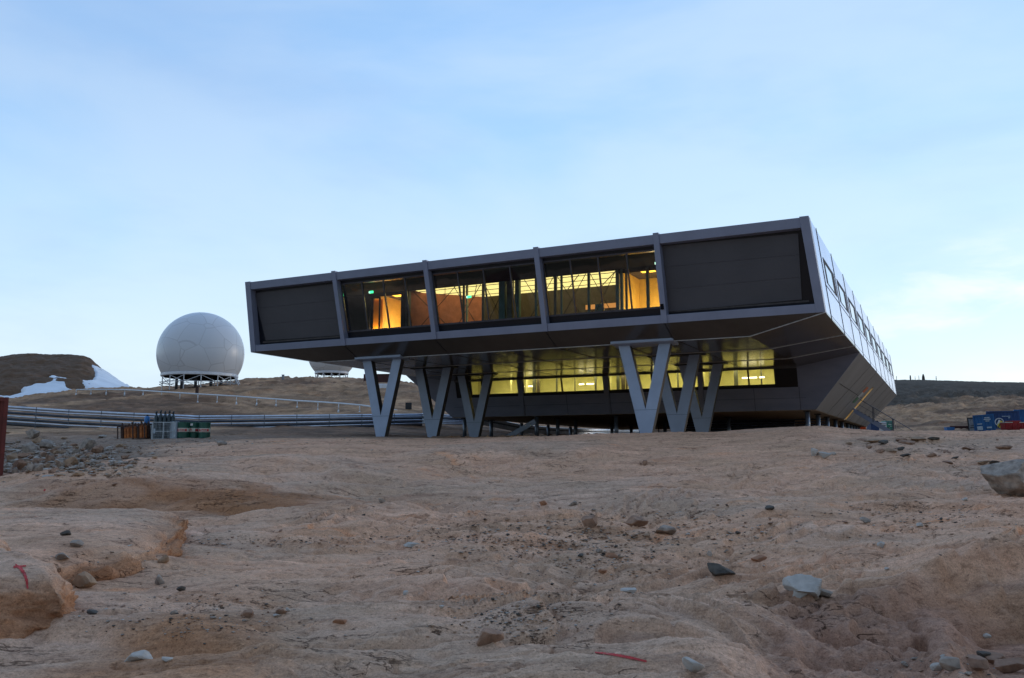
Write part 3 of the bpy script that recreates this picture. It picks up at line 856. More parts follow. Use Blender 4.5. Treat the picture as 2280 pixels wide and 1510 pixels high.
# side wall (right) and its windows
sd = MB(); sd.hexa([SP(SL * HH, Z1), SP(LEN, Z1), SP(LEN, Z1, -.12), SP(SL * HH, Z1, -.12), SP(.0, ZT), SP(LEN, ZT), SP(LEN, ZT, -.12), SP(0, ZT, -.12)])
sd.build('side_wall', M['side'], st)
JS = [2.2 + 5.36 * k for k in range(11)]
for a_ in JS:
    jn = MB().plate([SP(a_ + SL * HH, Z1 + .0, .004), SP(a_ + .10 + SL * HH, Z1, .004), SP(a_ + .10, ZT + .05, .004), SP(a_, ZT + .05, .004)], (.018, 0, 0))
    jn.build('panel_joint', M['sidejoint'], st)
for k in range(10):
    hj = MB()
    hj.plate([SP(JS[k] + .7, 7.26, .003), SP(JS[k + 1] + .6, 7.26, .003), SP(JS[k + 1] + .6, 7.31, .003), SP(JS[k] + .7, 7.31, .003)], (.005, 0, 0))
    hj.build('panel_joint', M['sidejoint'], st); hj = MB()
    if k < 9:
        hj.plate([SP(JS[k] + 1.0, 5.98, .003), SP(JS[k + 1] + .9, 5.98, .003), SP(JS[k + 1] + .9, 5.995, .003), SP(JS[k] + 1.0, 5.995, .003)], (.005, 0, 0))
        hj.build('panel_joint', M['sidejoint'], st)
for k in range(10):
    a0 = JS[k] + 1.15; a1 = JS[k + 1] - .15
    zl, zh = 7.5, 8.62
    f_ = MB(); f_.plate([SP(a0 + .30, zl, .006), SP(a1 + .30, zl, .006), SP(a1, zh, .006), SP(a0, zh, .006)], (.006, 0, 0))
    f_ = f_.build('side_window', M['sidejoint'], st)
    MB().plate([SP(a0 + .70, zl + .04, .016), SP(a1 - 1.10, zl + .04, .016), SP(a1 - 1.40, zh - .26, .016), SP(a0 + .40, zh - .26, .016)], (.004, 0, 0)).build('window_pane', M['sideglass'], f_)
# left side wall and back wall
MB().hexa([SPL(SL * HH, Z1), SPL(LEN, Z1), SPL(LEN, Z1, -.12), SPL(SL * HH, Z1, -.12), SPL(0, ZT), SPL(LEN, ZT), SPL(LEN, ZT, -.12), SPL(0, ZT, -.12)]).build('side_wall', M['side'], st)
MB().plate([P(-SB, LEN, Z1), P(W + SB, LEN, Z1), P(W, LEN, ZT), P(0, LEN, ZT)], (0, .1, 0)).build('rear_wall', M['frame'], st)

# soffit
AF = SL * HH
BR, BL = 3.0, 27.2
MB().plate([P(BR, A1, Z2), P(BL, A1, Z2), P(BL, AD + .3, Z2), P(BR, AD + .3, Z2)], (0, 0, .08)).build('soffit', M['soffit'], st)
MB().plate([P(-SB, AF, Z1), P(W + SB, AF, Z1), P(BL, A1, Z2), P(BR, A1, Z2)], (0, 0, .08)).build('front_soffit', M['soffit'], st)
MB().plate([P(-SB, AF, Z1), P(BR, A1, Z2), P(BR, AD, Z2), P(-SB, AD, Z1)], (0, 0, .08)).build('soffit_wing', M['soffit'], st)
MB().plate([P(W + SB, AF, Z1), P(BL, A1, Z2), P(BL, AD, Z2), P(W + SB, AD, Z1)], (0, 0, .08)).build('soffit_wing', M['soffit'], st)
jj = MB()
dn = Vector((0, 0, -.012))
def V3(t): return Vector(t)
for a_ in (A1, 7.5, 12.5):
    w_ = .05 if a_ < 3 else .045
    jj.bar(V3(P(BR, a_, Z2)) + dn, V3(P(BL, a_, Z2)) + dn, w_, .03)
    e = AF if a_ < 3 else a_ + 1.1
    jj.bar(V3(P(BR, a_, Z2)) + dn, V3(P(-SB, e, Z1)) + dn, w_, .03)
    jj.bar(V3(P(BL, a_, Z2)) + dn, V3(P(W + SB, e, Z1)) + dn, w_, .03)
jj.build('soffit_joint', M['joint'], st)
dj = MB()
for b in posts:
    dj.bar(V3(P(b, AF, Z1)) + dn, V3(P(b, A1, Z2)) + dn, .03, .02)
for b in (6.3, 9.1, 12.3, 15.3, 18.4, 21.6, 24.4):
    dj.bar(V3(P(b, A1, Z2)) + dn * .7, V3(P(b, AD, Z2)) + dn * .7, .022, .012)
dj.build('soffit_joint', M['darkjoint'], st)

# lower storey
lw = MB()
def lplate(mb, pts, off, th, mi=0): return mb.plate([LF(b, z, off) for b, z in pts], (0, th, 0), mi)
lplate(lw, [(3.2, ZB), (26.7, ZB), (26.7, 3.95), (3.2, 3.95)], 0, .15)
lplate(lw, [(2.3, ZB), (3.2, ZB), (3.2, Z2 - .01), (2.98, Z2), (-SB, Z1)], 0, .15)
lplate(lw, [(27.3, ZB), (26.7, ZB), (26.7, Z2 - .01), (27.2, Z2), (W + SB, Z1)], 0, .15)
lw.build('lower_wall', M['hull'], st)
MB().hexa([LF(26.7, 5.06, -.10), LF(3.2, 5.06, -.10), LF(3.2, 5.06, .06), LF(26.7, 5.06, .06), LF(26.7, 5.158, -.10), LF(3.2, 5.158, -.10), LF(3.2, 5.158, .06), LF(26.7, 5.158, .06)]).build('window_head', M['headbar'], st)
bd = MB()
lplate(bd, [(3.2, 3.95), (26.7, 3.95), (26.7, 4.17), (3.2, 4.17)], .06, .12)
lplate(bd, [(3.2, 4.17), (4.50, 4.17), (4.50, 5.14), (3.2, 5.14)], .06, .12)
lplate(bd, [(25.5, 4.17), (26.7, 4.17), (26.7, 5.14), (25.5, 5.14)], .06, .12)
bd.build('window_surround', M['reveal'], st)
for b, w_ in ((21.55, .22), (15.28, .20), (9.03, .17)):
    c = MB(); c.hexa([LF(b + w_, ZB, -.04), LF(b - w_ * .3, ZB, -.04), LF(b - w_ * .3, ZB, .2), LF(b + w_, ZB, .2), LF(b + w_, Z2 - .02, -.04), LF(b - w_, Z2 - .02, -.04), LF(b - w_, Z2 - .02, .2), LF(b + w_, Z2 - .02, .2)])
    c.build('lower_post', M['hull'], st)
sm = MB()
for b in (24.9, 21.4, 18.2, 15.1, 12.1, 8.9, 5.8, 3.15):
    lplate(sm, [(b, ZB), (b + .02, ZB), (b + .02, 3.94), (b, 3.94)], -.012, .02)
for z in (3.30,):
    lplate(sm, [(2.8, z), (27.0, z), (27.0, z + .015), (2.8, z + .015)], -.010, .02)
sm.build('wall_seam', M['darkjoint'], st)
for b1, b0 in ((25.45, 24.62), (24.48, 21.79), (21.31, 18.52), (18.42, 15.50), (15.06, 12.22), (12.10, 9.22), (8.84, 6.12), (6.02, 4.53)):
    w = MB(); lplate(w, [(b0 - .09, 4.17), (b0, 4.17), (b0, 5.12), (b0 - .09, 5.12)], .03, .1); lplate(w, [(b1, 4.17), (b1 + .04, 4.17), (b1 + .04, 5.12), (b1, 5.12)], .03, .1)
    w = w.build('lower_window', M['black'], st)
    lplate(MB(), [(b0, 4.17), (b1, 4.17), (b1, 5.12), (b0, 5.12)], .08, .01).build('window_pane', M['glasslow'], w)
# laboratory room behind
rm = MB()
rm.box(-26.6, -3.3, 17.45, 20.2, 3.98, 4.05); rm.box(-26.6, -3.3, 17.35, 20.2, 5.36, 5.42); rm.box(-26.6, -3.3, 20.1, 20.2, 4.05, 5.36)
for b in (26.55, 21.5, 15.3, 9.05, 3.35): rm.box(-b - .04, -b + .04, 17.9, 20.1, 4.05, 5.36)
rm.build('laboratory_wall', M['creamwall'], st)
for b0, b1, a0 in ((24.6, 22.2, 18.6), (21.2, 18.9, 18.6), (18.2, 15.8, 18.6), (14.8, 12.5, 18.6), (12.0, 9.4, 18.6), (8.7, 6.4, 18.6), (5.9, 4.2, 18.6)):
    MB().box(-b0, -b1, 17.5, 18.1, 5.30, 5.34).build('laboratory_lamp', M['labglow'], st)
for b0, b1 in ((21.95, 21.62), (21.30, 21.0), (17.5, 17.15), (16.95, 16.45), (6.6, 5.7), (5.55, 5.25), (12.3, 12.0)):
    MB().box(-b0, -b1, 17.9, 17.96, 4.62, 4.70).build('tube_light', M['glowwhite'], st)
for b, w_, mm in ((20.9, .12, 'greycol'), (20.6, .10, 'intwall'), (19.2, .05, 'greycol'), (24.95, .08, 'intwall'), (17.85, .02, 'greycol'), (16.35, .06, 'greycol'), (14.75, .10, 'greycol'), (14.4, .12, 'intwall'), (14.15, .06, 'intwall'),
                  (10.7, .05, 'greycol'), (8.55, .12, 'greycol'), (8.3, .10, 'intwall'), (22.7, .04, 'creamwall'), (5.45, .04, 'greycol'), (7.0, .12, 'greycol')):
    MB().box(-b - w_, -b + w_, 18.0, 18.1, 4.05, 5.3).build('curtain', M[mm], st)
# sloping side hulls
dn_a0, dn_a1, dt_a0, dt_a1 = 33.8, 34.75, 34.65, 35.6
ls = MB()
ls.plate([P(-SB, AD, Z1), P(-SB, 34.3, Z1), LSP(33.5, 5.05), LSP(dn_a0 - .0, ZB), LSP(AD + .69, ZB)], (-.12, 0, 0))
ls.plate([LSP(33.5, 5.05), P(-SB, 34.3, Z1), P(-SB, LEN, Z1), LSP(35.7, 5.05)], (-.12, 0, 0))
ls.plate([LSP(35.6, 5.05), P(-SB, LEN, Z1), LSP(54.0, ZB), LSP(dn_a1, ZB)], (-.12, 0, 0))
ls.plate([LSP(33.5, 5.05), LSP(dt_a0, 5.05), LSP(dn_a0, ZB)], (-.12, 0, 0))
ls.build('hull_side', M['hullside'], st)
MB().plate([LSP(33.4, ZB + .02, -.3), LSP(34.9, ZB + .02, -.3), LSP(35.9, 5.1, -.3), LSP(34.4, 5.1, -.3)], (-.05, 0, 0)).build('lit_doorway', M['doorglow'], st)
sj = MB()
for a_ in (23.0, 28.3, 37.0, 42.2, 47.4, 50.0):
    f = (a_ - AD) / 37.0
    sj.plate([LSP(a_, ZB, .012), LSP(a_ + .04, ZB, .012), P(-SB - .01, a_ + 2.1, Z1), P(-SB - .01, a_ + 2.06, Z1)], (.01, 0, 0))
sj.plate([LSP(18.5, 4.15, .012), LSP(33.5, 4.15, .012), LSP(33.5, 4.175, .012), LSP(18.5, 4.175, .012)], (.01, 0, 0))
sj.build('wall_seam', M['darkjoint'], st)
for z0, z1_, a0, mm, nm in ((4.46, 4.84, 30.95, 'flago', 'flag_stripe'), (4.08, 4.46, 30.6, 'flagw', 'flag_stripe'), (3.68, 4.08, 30.25, 'flagg', 'flag_stripe')):
    MB().plate([LSP(a0 + .0, z0, .02), LSP(a0 + 1.35, z0, .02), LSP(a0 + 1.70, z1_, .02), LSP(a0 + .35, z1_, .02)], (.01, 0, 0)).build(nm, M[mm], st)
MB().plate([P(W + SB, AD, Z1), P(W + SB, LEN, Z1), P(27.3, 54, ZB), P(27.3, AD + .69, ZB)], (.12, 0, 0)).build('hull_side', M['hullside'], st)
MB().box(-27.25, -2.35, AD + .75, 54, ZB - .02, ZB + .1).build('lower_deck', M['deckpaint'], st)
MB().plate([P(-SB, LEN, Z1), P(W + SB, LEN, Z1), P(27.3, 54, ZB), P(2.3, 54, ZB)], (0, .1, 0)).build('rear_wall', M['hull'], st)


# V columns
def vcol(b, a, front):
    zg = min(hz(*(st_pt(b, a))), hz(*(st_pt(b, a + .3)))) - .25
    m_ = MB()
    o1 = [(1.29, Z2), (.73, Z2), (0, 2.06), (0, .9), (.27, .9)]
    o1 = [(1.29, Z2), (.73, Z2), (0, 2.06), (0, zg), (.24, zg), (.255, .80)]
    for sg in (1, -1):
        m_.plate([P(b + sg * x, a, z) for x, z in o1], (0, .35, 0))
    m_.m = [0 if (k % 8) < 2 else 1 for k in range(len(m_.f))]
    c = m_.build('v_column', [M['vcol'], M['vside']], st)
    s_ = MB().plate([P(b + .55, a - .006, 2.02), P(b - .55, a - .006, 2.02), P(b - .55, a - .006, 2.035), P(b + .55, a - .006, 2.035)], (0, .004, 0)).build('seam', M['vseam'], c)
    zp = hz(*st_pt(b, a + .17))
    MB().box(-b - .36, -b + .36, a - .10, a + .45, zp - .1, zp + .055).build('base_plate', M['black'], c)
    if front:
        k = MB(); x = 1.52
        k.hexa([P(b + x, a - .45, 5.14), P(b - x, a - .45, 5.14), P(b - x, a + .5, 5.03), P(b + x, a + .5, 5.03),
                P(b + x, a - .45, 5.30), P(b - x, a - .45, 5.30), P(b - x, a + .5, 5.16), P(b + x, a + .5, 5.16)])
        k.build('cap', M['vcol'], c, bevel=.03)
    else:
        k = MB().box(-b - 1.5, -b + 1.5, a - .15, a + .5, Z2 - .06, Z2 - .002).build('cap', M['black'], c)


def st_pt(b, a):
    c_, s_ = math.cos(YAW), math.sin(YAW)
    return (C0.x - b * c_ + a * s_, C0.y + b * s_ + a * c_)


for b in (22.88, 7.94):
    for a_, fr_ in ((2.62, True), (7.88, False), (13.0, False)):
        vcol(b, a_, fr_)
# round pillars under the lower storey
PA = {2.9: [18.4, 23.2, 28.1, 33.0, 37.6, 42.0, 44.6, 47.2, 49.8, 52.4], 26.6: [18.3, 22.4, 27.7, 33, 38], 20.7: [18.0, 21.6, 25.0, 33, 38], 15.2: [18.8, 24, 30], 9.1: [18.8, 25.0]}
for b, la in PA.items():
    for a_ in la:
        x, y = st_pt(b, a_); zg = hz(x, y)
        p_ = MB().tube([P(b, a_, zg - .2), P(b, a_, ZB - .10)], .14, 14).build('pillar', M['pillar'], st, True)
        MB().box(-b - .26, -b + .26, a_ - .26, a_ + .26, zg - .02, zg + .05).build('base_plate', M['black'], p_)
        MB().box(-b - .2, -b + .2, a_ - .2, a_ + .2, ZB - .08, ZB - .025).build('head_plate', M['black'], p_)
# slatted screens and the dark service wall below
sc_ = MB()
for k in range(9):
    z = .95 + k * .19
    sc_.plate([P(3.1, 31.0, z), P(14.5, 31.0, z), P(14.5, 31.12, z + .10), P(3.1, 31.12, z + .10)], (0, .02, .0))
sc_.build('slat_screen', M['hull'], st)
MB().box(-15.0, -5.6, 31.3, 31.5, -.2, ZB - .02).build('service_wall', M['black'], st)
sc_ = MB()
for k in range(10):
    z = .95 + k * .18
    sc_.plate([P(15.0, 40.0, z), P(20.0, 40.0, z), P(20.0, 40.1, z + .06), P(15.0, 40.1, z + .06)], (0, .02, .0))
for b in np.arange(15.2, 20, 1.2): sc_.box(-b - .04, -b + .04, 40.05, 40.15, .6, ZB)
sc_.build('slat_screen', M['black'], st)

# outside stair
stx = empty('outside_staircase', C0, 'steel staircase with handrail descending from the lit doorway of the station', 'staircase', None, rz=-YAW)
for a_ in (33.4, 34.6):
    MB().plate([P(1.62, a_, 3.43), P(1.62, a_, 3.08), P(-.95, a_, 1.32), P(-1.5, a_, 1.32)], (0, .06, 0)).build('stringer', M['frame'], stx)
for k in range(11):
    f = (k + .5) / 11
    b = 1.5 - f * 2.8; z = 3.36 - f * 1.85
    MB().box(-b - .13, -b + .13, 33.46, 34.6, z - .03, z).build('step', M['mullion'], stx)
MB().box(-2.2, -1.55, 33.3, 34.8, 3.34, 3.40).build('landing', M['frame'], stx)
for a_, bend in ((33.4, -1.2), (34.6, -2.35)):
    hr = MB()
    zb_ = lambda b: 3.38 + (b - 1.5) * .68
    hr.tube([P(1.2, a_, zb_(1.2) + .92), P(bend, a_, zb_(bend) + .92), P(bend - .05, a_, zb_(bend) + .2)], .025, 8)
    hr.tube([P(1.3, a_, zb_(1.3) + .48), P(bend + .1, a_, zb_(bend + .1) + .48)], .014, 6)
    hr.build('handrail', M['mullion'], stx)
    for b in ([.28, -1.03] if a_ < 34 else [.28, -1.03, -2.35]):
        MB().box(-b - .03, -b + .03, a_ - .03, a_ + .03, zb_(b) - (.1 if b > -2 else 1.1) - .1, zb_(b) + .92).build('post', M['mullion'], stx)


# ------------------------------------------------------------------ radomes
def ico_dome(R, zc, zcut, n=48, m_=64):
    prof = []
    a0 = math.acos(max(-1, min(1, (zcut - zc) / R)))
    for i in range(n + 1):
        a = a0 * (1 - i / n)
        prof.append((max(.001, R * math.sin(a)), zc + R * math.cos(a)))
    return prof


def radome(px, py_c, rpx, y_ring, y_foot, Y, label, legs, braces, big):
    s = Y / F_PX * .985
    base = at(px, y_foot, Y)
    zc = at(px, py_c, Y).z - base.z; R = rpx * s; zr = at(px, y_ring, Y).z - base.z
    r_ = empty('radome', base, label, 'radome', 'white radomes on the ridge')
    d = MB().lathe(ico_dome(R, zc, zr, 48), 72).build('dome', M['radome'], r_, True)
    rr = math.sqrt(max(.1, R * R - (zc - zr) ** 2))
    MB().lathe([(rr + .05, zr - .35), (rr + .12, zr - .3), (rr + .12, zr + .02), (rr + .02, zr + .08)], 48).build('ring', M['whitepipe'], r_)
    MB().lathe([(rr - .3, zr - .4), (rr - .3, zr - .3)], 32).build('floor_plate', M['dark'], r_)
    for k in range(legs):
        a = 2 * math.pi * (k + .35) / legs; a2 = 2 * math.pi * (k + 1.35) / legs
        p = Vector((math.cos(a) * (rr - .05), math.sin(a) * (rr - .05), 0)); q = Vector((math.cos(a2) * (rr - .05), math.sin(a2) * (rr - .05), 0))
        up = Vector((0, 0, zr - .33))
        zg = hz(base.x + p.x, base.y + p.y) - base.z - .3
        MB().bar(p + Vector((0, 0, min(zg, -.1))), p + up, .10, .10).build('leg', M['whitepipe'], r_)
        if braces:
            x = MB()
            if k % 3 != 1: x.bar(p + up * .95, q + up * (.30 if big else .05), .06, .06)
            if k % 3 != 2: x.bar(q + up * .95, p + up * (.30 if big else .05), .06, .06)
            x.bar(p + up * .32, q + up * .32, .06, .06)
            x.build('brace', M['whitepipe'], r_)
    if big:
        for k in range(9):
            a = 2 * math.pi * k / 9
            MB().bar(Vector((math.cos(a) * rr * .6, math.sin(a) * rr * .6, -.6)), Vector((math.cos(a) * rr * .6, math.sin(a) * rr * .6, zr - .4)), .3, .3).build('inner_leg', M['black'], r_)
        x = MB()
        for k in range(12):
            a = 2 * math.pi * k / 12; a2 = 2 * math.pi * (k + 1) / 12
            for z in (.18, .50): x.bar(Vector((math.cos(a) * rr * 1.05, math.sin(a) * rr * 1.05, z)), Vector((math.cos(a2) * rr * 1.05, math.sin(a2) * rr * 1.05, z)), .06, .06)
        x.build('platform', M['pipedark'], r_)
        x = MB()
        for dy in (0, .8):
            x.bar((rr + .1, -1.2 + dy, zr - .1), (rr + 1.3, -2.0 + dy, -.3), .08, .08)
        for f in np.linspace(.1, .95, 7):
            x.box(rr + .1 + 1.2 * f - .1, rr + .1 + 1.2 * f + .1, -1.2 - .8 * f, -.4 - .8 * f, (zr - .1) * (1 - f) - .3 * f, (zr - .1) * (1 - f) - .3 * f + .04)
        x.build('stair', M['whitepipe'], r_)
    return r_


rd = radome(444, 788, 94.5, 835, 862, 120, 'large white spherical radome on a steel ring left of the station', 14, True, True)
rd2 = radome(738, 790, 54, 829, 853, 150, 'smaller white radome on tall truss legs half hidden behind the station', 12, True, False)

# ------------------------------------------------------------------ pipes on the left
def pts_on(pl): return [at(x, y, Y) for x, y, Y in pl]


bundle = empty('pipe_bundle', at(480, 945, 70), 'long rack of silver insulated pipes running behind the crates and drums', 'pipes')
bl = bundle.location
pth = [(-260, 888, 62), (17, 905, 64), (150, 914, 65), (300, 921, 67), (420, 926, 69), (438, 927, 70), (600, 926, 71), (760, 924.5, 72), (940, 923, 73)]
for dy, r_, mm, dd in ((1, .10, 'pipe', 0), (6, .06, 'pipe', -.3), (12, .10, 'pipedark', .2), (18.5, .075, 'pipe', -.2), (24, .10, 'pipedark', .1), (29, .075, 'pipe', -.3), (34, .12, 'pipedark', .1)):
    pp = [at(x, y + dy * (1.15 if x < 400 else 1 - (x - 400) * .0006), Y + dd) - bl for x, y, Y in pth]
    MB().tube(pp, r_, 10).build('pipe', M[mm], bundle, True)
for k, x in enumerate(range(-200, 940, 72)):
    yy = np.interp(x, [q[0] for q in pth], [q[1] for q in pth]); Yk = np.interp(x, [q[0] for q in pth], [q[2] for q in pth])
    t_ = at(x, yy - 2, Yk) - bl; zg = hz(*(t_ + bl).xy) - bl.z - .1
    s_ = MB(); s_.bar((t_.x, t_.y - .42, zg), (t_.x, t_.y - .42, t_.z), .045, .045)
    s_.build('support', M['pipedark'], bundle)
# cable tray netting below the pipes beyond
b2 = empty('pipe_bundle', at(1110, 948, 66), 'group of thin silver pipes sloping down seen under the station', 'pipes')
l2 = b2.location
BP = [(940, 925, 73), (1080, 934, 76), (1165, 951, 81), (1240, 957, 87), (1330, 960, 96), (1450, 962, 108)]
for k in range(6):
    MB().tube([at(x, y + k * (4.0 if x < 950 else 3.0 if x < 1200 else 2.4) - 3, Y) - l2 for x, y, Y in BP], .075, 8).build('pipe', M['pipe' if k != 2 else 'pipedark'], b2, True)
for x in (1100, 1140, 1190, 1240, 1300, 1360):
    t_ = at(x, np.interp(x, [q[0] for q in BP], [q[1] for q in BP]), np.interp(x, [q[0] for q in BP], [q[2] for q in BP])) - l2
    MB().bar((t_.x, t_.y, hz(*(t_ + l2).xy) - l2.z - .2), (t_.x, t_.y, t_.z + .05), .06).build('support', M['galv'], b2)
sb_ = MB(); pa, pb_ = at(1108, 986, 57), at(1192, 938, 57)
sb_.bar((0, 0, 0), pb_ - pa, .12, .34)
sb_ = sb_.build('inclined_beam', M['pillar'], None, bevel=.02); sb_.location = pa; tag(sb_, 'inclined grey steel beam leaning up under the lower storey', 'beam')

wp = empty('raised_pipeline', at(500, 890, 96), 'thin white pipeline on short posts crossing the slope below the radome', 'pipeline')
wl = wp.location
PO = [(170, 868, 879), (203, 867.5, 878), (237, 867.5, 876), (278, 868, 877), (319, 870, 879), (360, 872.5, 884), (401, 875, 892), (441, 877.5, 897), (484, 880, 898), (527, 882.5, 899), (572, 886, 901), (615, 889, 904), (662, 892.5, 908), (708, 895, 914), (754, 898, 917), (801, 902, 920)]
wq = []
for x, y, y1 in PO:
    q = ground_hit(x, y1, 55, 130); wq.append(q.y if q is not None else 96)
wq = np.array(wq); wq = np.interp(np.arange(len(wq)), np.arange(len(wq)), np.convolve(np.r_[wq[0], wq[0], wq, wq[-1], wq[-1]], np.ones(5) / 5, 'valid'))
wpth = [(x, y, float(Y)) for (x, y, y1), Y in zip(PO, wq)] + [(872, 912, float(wq[-1]) - 1), (942, 927, float(wq[-1]) - 3)]
MB().tube([at(*q) - wl for q in wpth], .085, 10).build('pipe', M['whitepipe'], wp, True)
for (x, y, y1), Y in zip(PO, wq):
    a = at(x, y, float(Y)) - wl; lo = (at(x, y1, float(Y)) - wl).z; g_ = min(lo - .05, hz(*(a + wl).xy) - wl.z)
    MB().tube([(a.x, a.y, g_), (a.x, a.y, lo + .2)], [.13, .07], 8).tube([(a.x, a.y, lo + .2), (a.x, a.y, a.z)], .05, 8).build('post', M['whitepipe'], wp, True)

# ------------------------------------------------------------------ shipping containers
def container(name, loc, rz, L_, Wd, Ht, mats_, label, cat='container', group=None, rx=0, ry=0, bottom=True):
    e = empty(name, loc, label, cat, group, rz=rz, rx=rx, ry=ry)
    b = MB()
    # corrugated walls
    def wall(p0, p1, n, out):
        p0 = Vector(p0); p1 = Vector(p1); d = (p1 - p0) / n; o = Vector(out) * .035
        pr = []
        for k in range(n):
            for f, q in ((0, 0), (.30, 0), (.42, 1), (.78, 1), (.9, 0)):
                pr.append(p0 + d * (k + f) + o * q - o)
        pr.append(p1 - o)
        vs = [(p.x, p.y, .15) for p in pr] + [(p.x, p.y, Ht - .1) for p in pr]; m2 = len(pr)
        b.add(vs, [(i, i + 1, i + 1 + m2, i + m2) for i in range(m2 - 1)])
    nL = max(4, int(L_ / .28)); nW = max(4, int(Wd / .28))
    x, y = L_ / 2 - .04, Wd / 2 - .04
    wall((-x, -y, 0), (x, -y, 0), nL, (0, -1, 0)); wall((-x, y, 0), (x, y, 0), nL, (0, 1, 0))
    wall((-x, -y, 0), (-x, y, 0), nW, (-1, 0, 0)); 
    b.build('body', mats_[0], e)
    f = MB()
    for sx in (-1, 1):
        for sy in (-1, 1):
            f.box(sx * L_ / 2 - (.12 if sx > 0 else 0), sx * L_ / 2 + (.12 if sx < 0 else 0), sy * Wd / 2 - (.12 if sy > 0 else 0), sy * Wd / 2 + (.12 if sy < 0 else 0), .0, Ht)
    for sy in (-1, 1):
        for z0, z1_ in ((.02, .17), (Ht - .13, Ht - .01)):
            f.box(-L_ / 2 + .12, L_ / 2 - .12, sy * Wd / 2 - (.08 if sy > 0 else 0), sy * Wd / 2 + (.08 if sy < 0 else 0), z0, z1_)
    for sx in (-1, 1):
        for z0, z1_ in ((.02, .17), (Ht - .13, Ht - .01)):
            f.box(sx * L_ / 2 - (.08 if sx > 0 else 0), sx * L_ / 2 + (.08 if sx < 0 else 0), -Wd / 2 + .12, Wd / 2 - .12, z0, z1_)
    f.build('frame', mats_[1 if len(mats_) > 1 else 0], e)
    MB().box(-L_ / 2 + .08, L_ / 2 - .08, -Wd / 2 + .08, Wd / 2 - .08, Ht - .06, Ht - .03).build('roof', mats_[0], e)
    MB().box(L_ / 2 - .09, L_ / 2 - .05, -Wd / 2 + .12, -.01, .17, Ht - .13).build('door', mats_[0], e)
    MB().box(L_ / 2 - .09, L_ / 2 - .05, .01, Wd / 2 - .12, .17, Ht - .13).build('door', mats_[0], e)
    rdz = MB()
    for yy in (-.75, -.3, .3, .75): rdz.tube([(L_ / 2 - .02, yy * Wd / 2.44, .2), (L_ / 2 - .02, yy * Wd / 2.44, Ht - .15)], .02, 6)
    rdz.build('lock_rod', M['galv'], e)
    return e


# the oxide red container at the left edge of the picture (door edge stands at px 17)
p = at(8, 1064, 28)
ct = container('shipping_container', (p.x - .03 - 3.03 * math.cos(math.radians(31)) - 1.22 * math.sin(math.radians(31)), p.y - 3.03 * math.sin(math.radians(31)) + 1.22 * math.cos(math.radians(31)), p.z - .03), math.radians(31), 6.06, 2.44, 2.62, [M['redcont']], 'oxide red shipping container cut off by the left edge of the photo', ry=0)
# far ones
p = at(838, 851, 122)
container('shipping_container', p + Vector((.2, 1.2, -.15)), math.radians(-8), 4.0, 2.0, 1.35, [M['darkred']], 'dark red container on the ridge behind the front V column', 'container')
tk = MB().box(-.9, .9, -.6, .6, 0, .62).build('white_box', M['whitepipe'], None, bevel=.08); tk.location = at(851, 866, 108) + Vector((0, 0, -.02)); tag(tk, 'small white box on the slope seen between the arms of the front V column', 'box')
dk = MB(); dk.box(-.28, .28, -.15, .15, 0, .62); dk.box(-.33, .33, -.2, -.15, -.02, .66)  # black box standing in for a dark opening among the rocks
dk = dk.build('dark_opening', M['black'], None, bevel=.02); q = ground_hit(910, 911, 40); q = q or at(910, 911, 95); dk.location = q; tag(dk, 'small dark cabinet at the foot of the reddish outcrop between two V columns', 'opening')

def text_mesh(name, s, size, mat_, parent, loc, rot, bold=0.0):
    cu = bpy.data.curves.new(name, 'FONT'); cu.body = s; cu.size = size; cu.extrude = .004; cu.offset = bold
    cu.align_x = 'CENTER'; cu.align_y = 'CENTER'
    o = bpy.data.objects.new(name, cu); COL.objects.link(o)
    bpy.context.view_layer.update()
    me = bpy.data.meshes.new_from_object(o.evaluated_get(bpy.context.evaluated_depsgraph_get()))
    bpy.data.objects.remove(o)
    me.materials.clear(); me.materials.append(mat_)
    o = bpy.data.objects.new(name, me); COL.objects.link(o); o.parent = parent; o.location = loc; o.rotation_euler = rot
    return o


# blue containers on the right; local -y side faces the camera
def face_rot(): return (math.pi / 2, 0, 0)


YC = 86
e = container('shipping_container', at(2194, 957, 80) + Vector((.6, 1.0, -1.0)), math.radians(-28), 1.75, 2.0, 2.42, [M['bluecont']], 'bright blue container end with white lettering panels, tilted beside the grey one', 'container', 'blue shipping containers', ry=math.radians(-4))
for (x, z, w_, h_) in ((-.40, 1.0, .46, .36), (.36, 1.12, .40, .14), (-.38, 1.52, .40, .09), (.28, 2.05, .42, .09), (.28, 1.90, .56, .09), (.28, 1.75, .32, .09)):
    MB().box(x - w_ / 2, x + w_ / 2, -1.03, -1.015, z, z + h_).build('lettering_panel', M['greydrum'], e)
e = container('shipping_container', at(2236, 953, YC) + Vector((.6, 1.2, -1.05)), math.radians(-28), 2.9, 2.44, 2.75, [M['blueside']], 'dark blue container with a white round emblem behind the striped board', 'container', 'blue shipping containers')
em = MB()
for k in range(28):
    a = 2 * math.pi * k / 28; a2 = 2 * math.pi * (k + 1) / 28
    em.add([(.40 * math.cos(a), 0, .40 * math.sin(a)), (.40 * math.cos(a2), 0, .40 * math.sin(a2)), (.33 * math.cos(a2), 0, .33 * math.sin(a2)), (.33 * math.cos(a), 0, .33 * math.sin(a)),
            (.40 * math.cos(a), .012, .40 * math.sin(a)), (.40 * math.cos(a2), .012, .40 * math.sin(a2)), (.33 * math.cos(a2), .012, .33 * math.sin(a2)), (.33 * math.cos(a), .012, .33 * math.sin(a))],
           [(0, 1, 2, 3), (7, 6, 5, 4), (0, 4, 5, 1), (3, 2, 6, 7)])
em.plate([(-.22, 0, -.2), (.22, 0, -.2), (.05, 0, .22), (-.05, 0, .22)], (0, .012, 0))
o = em.build('emblem', M['white'], e); o.location = (-.35, -1.25, 1.65)
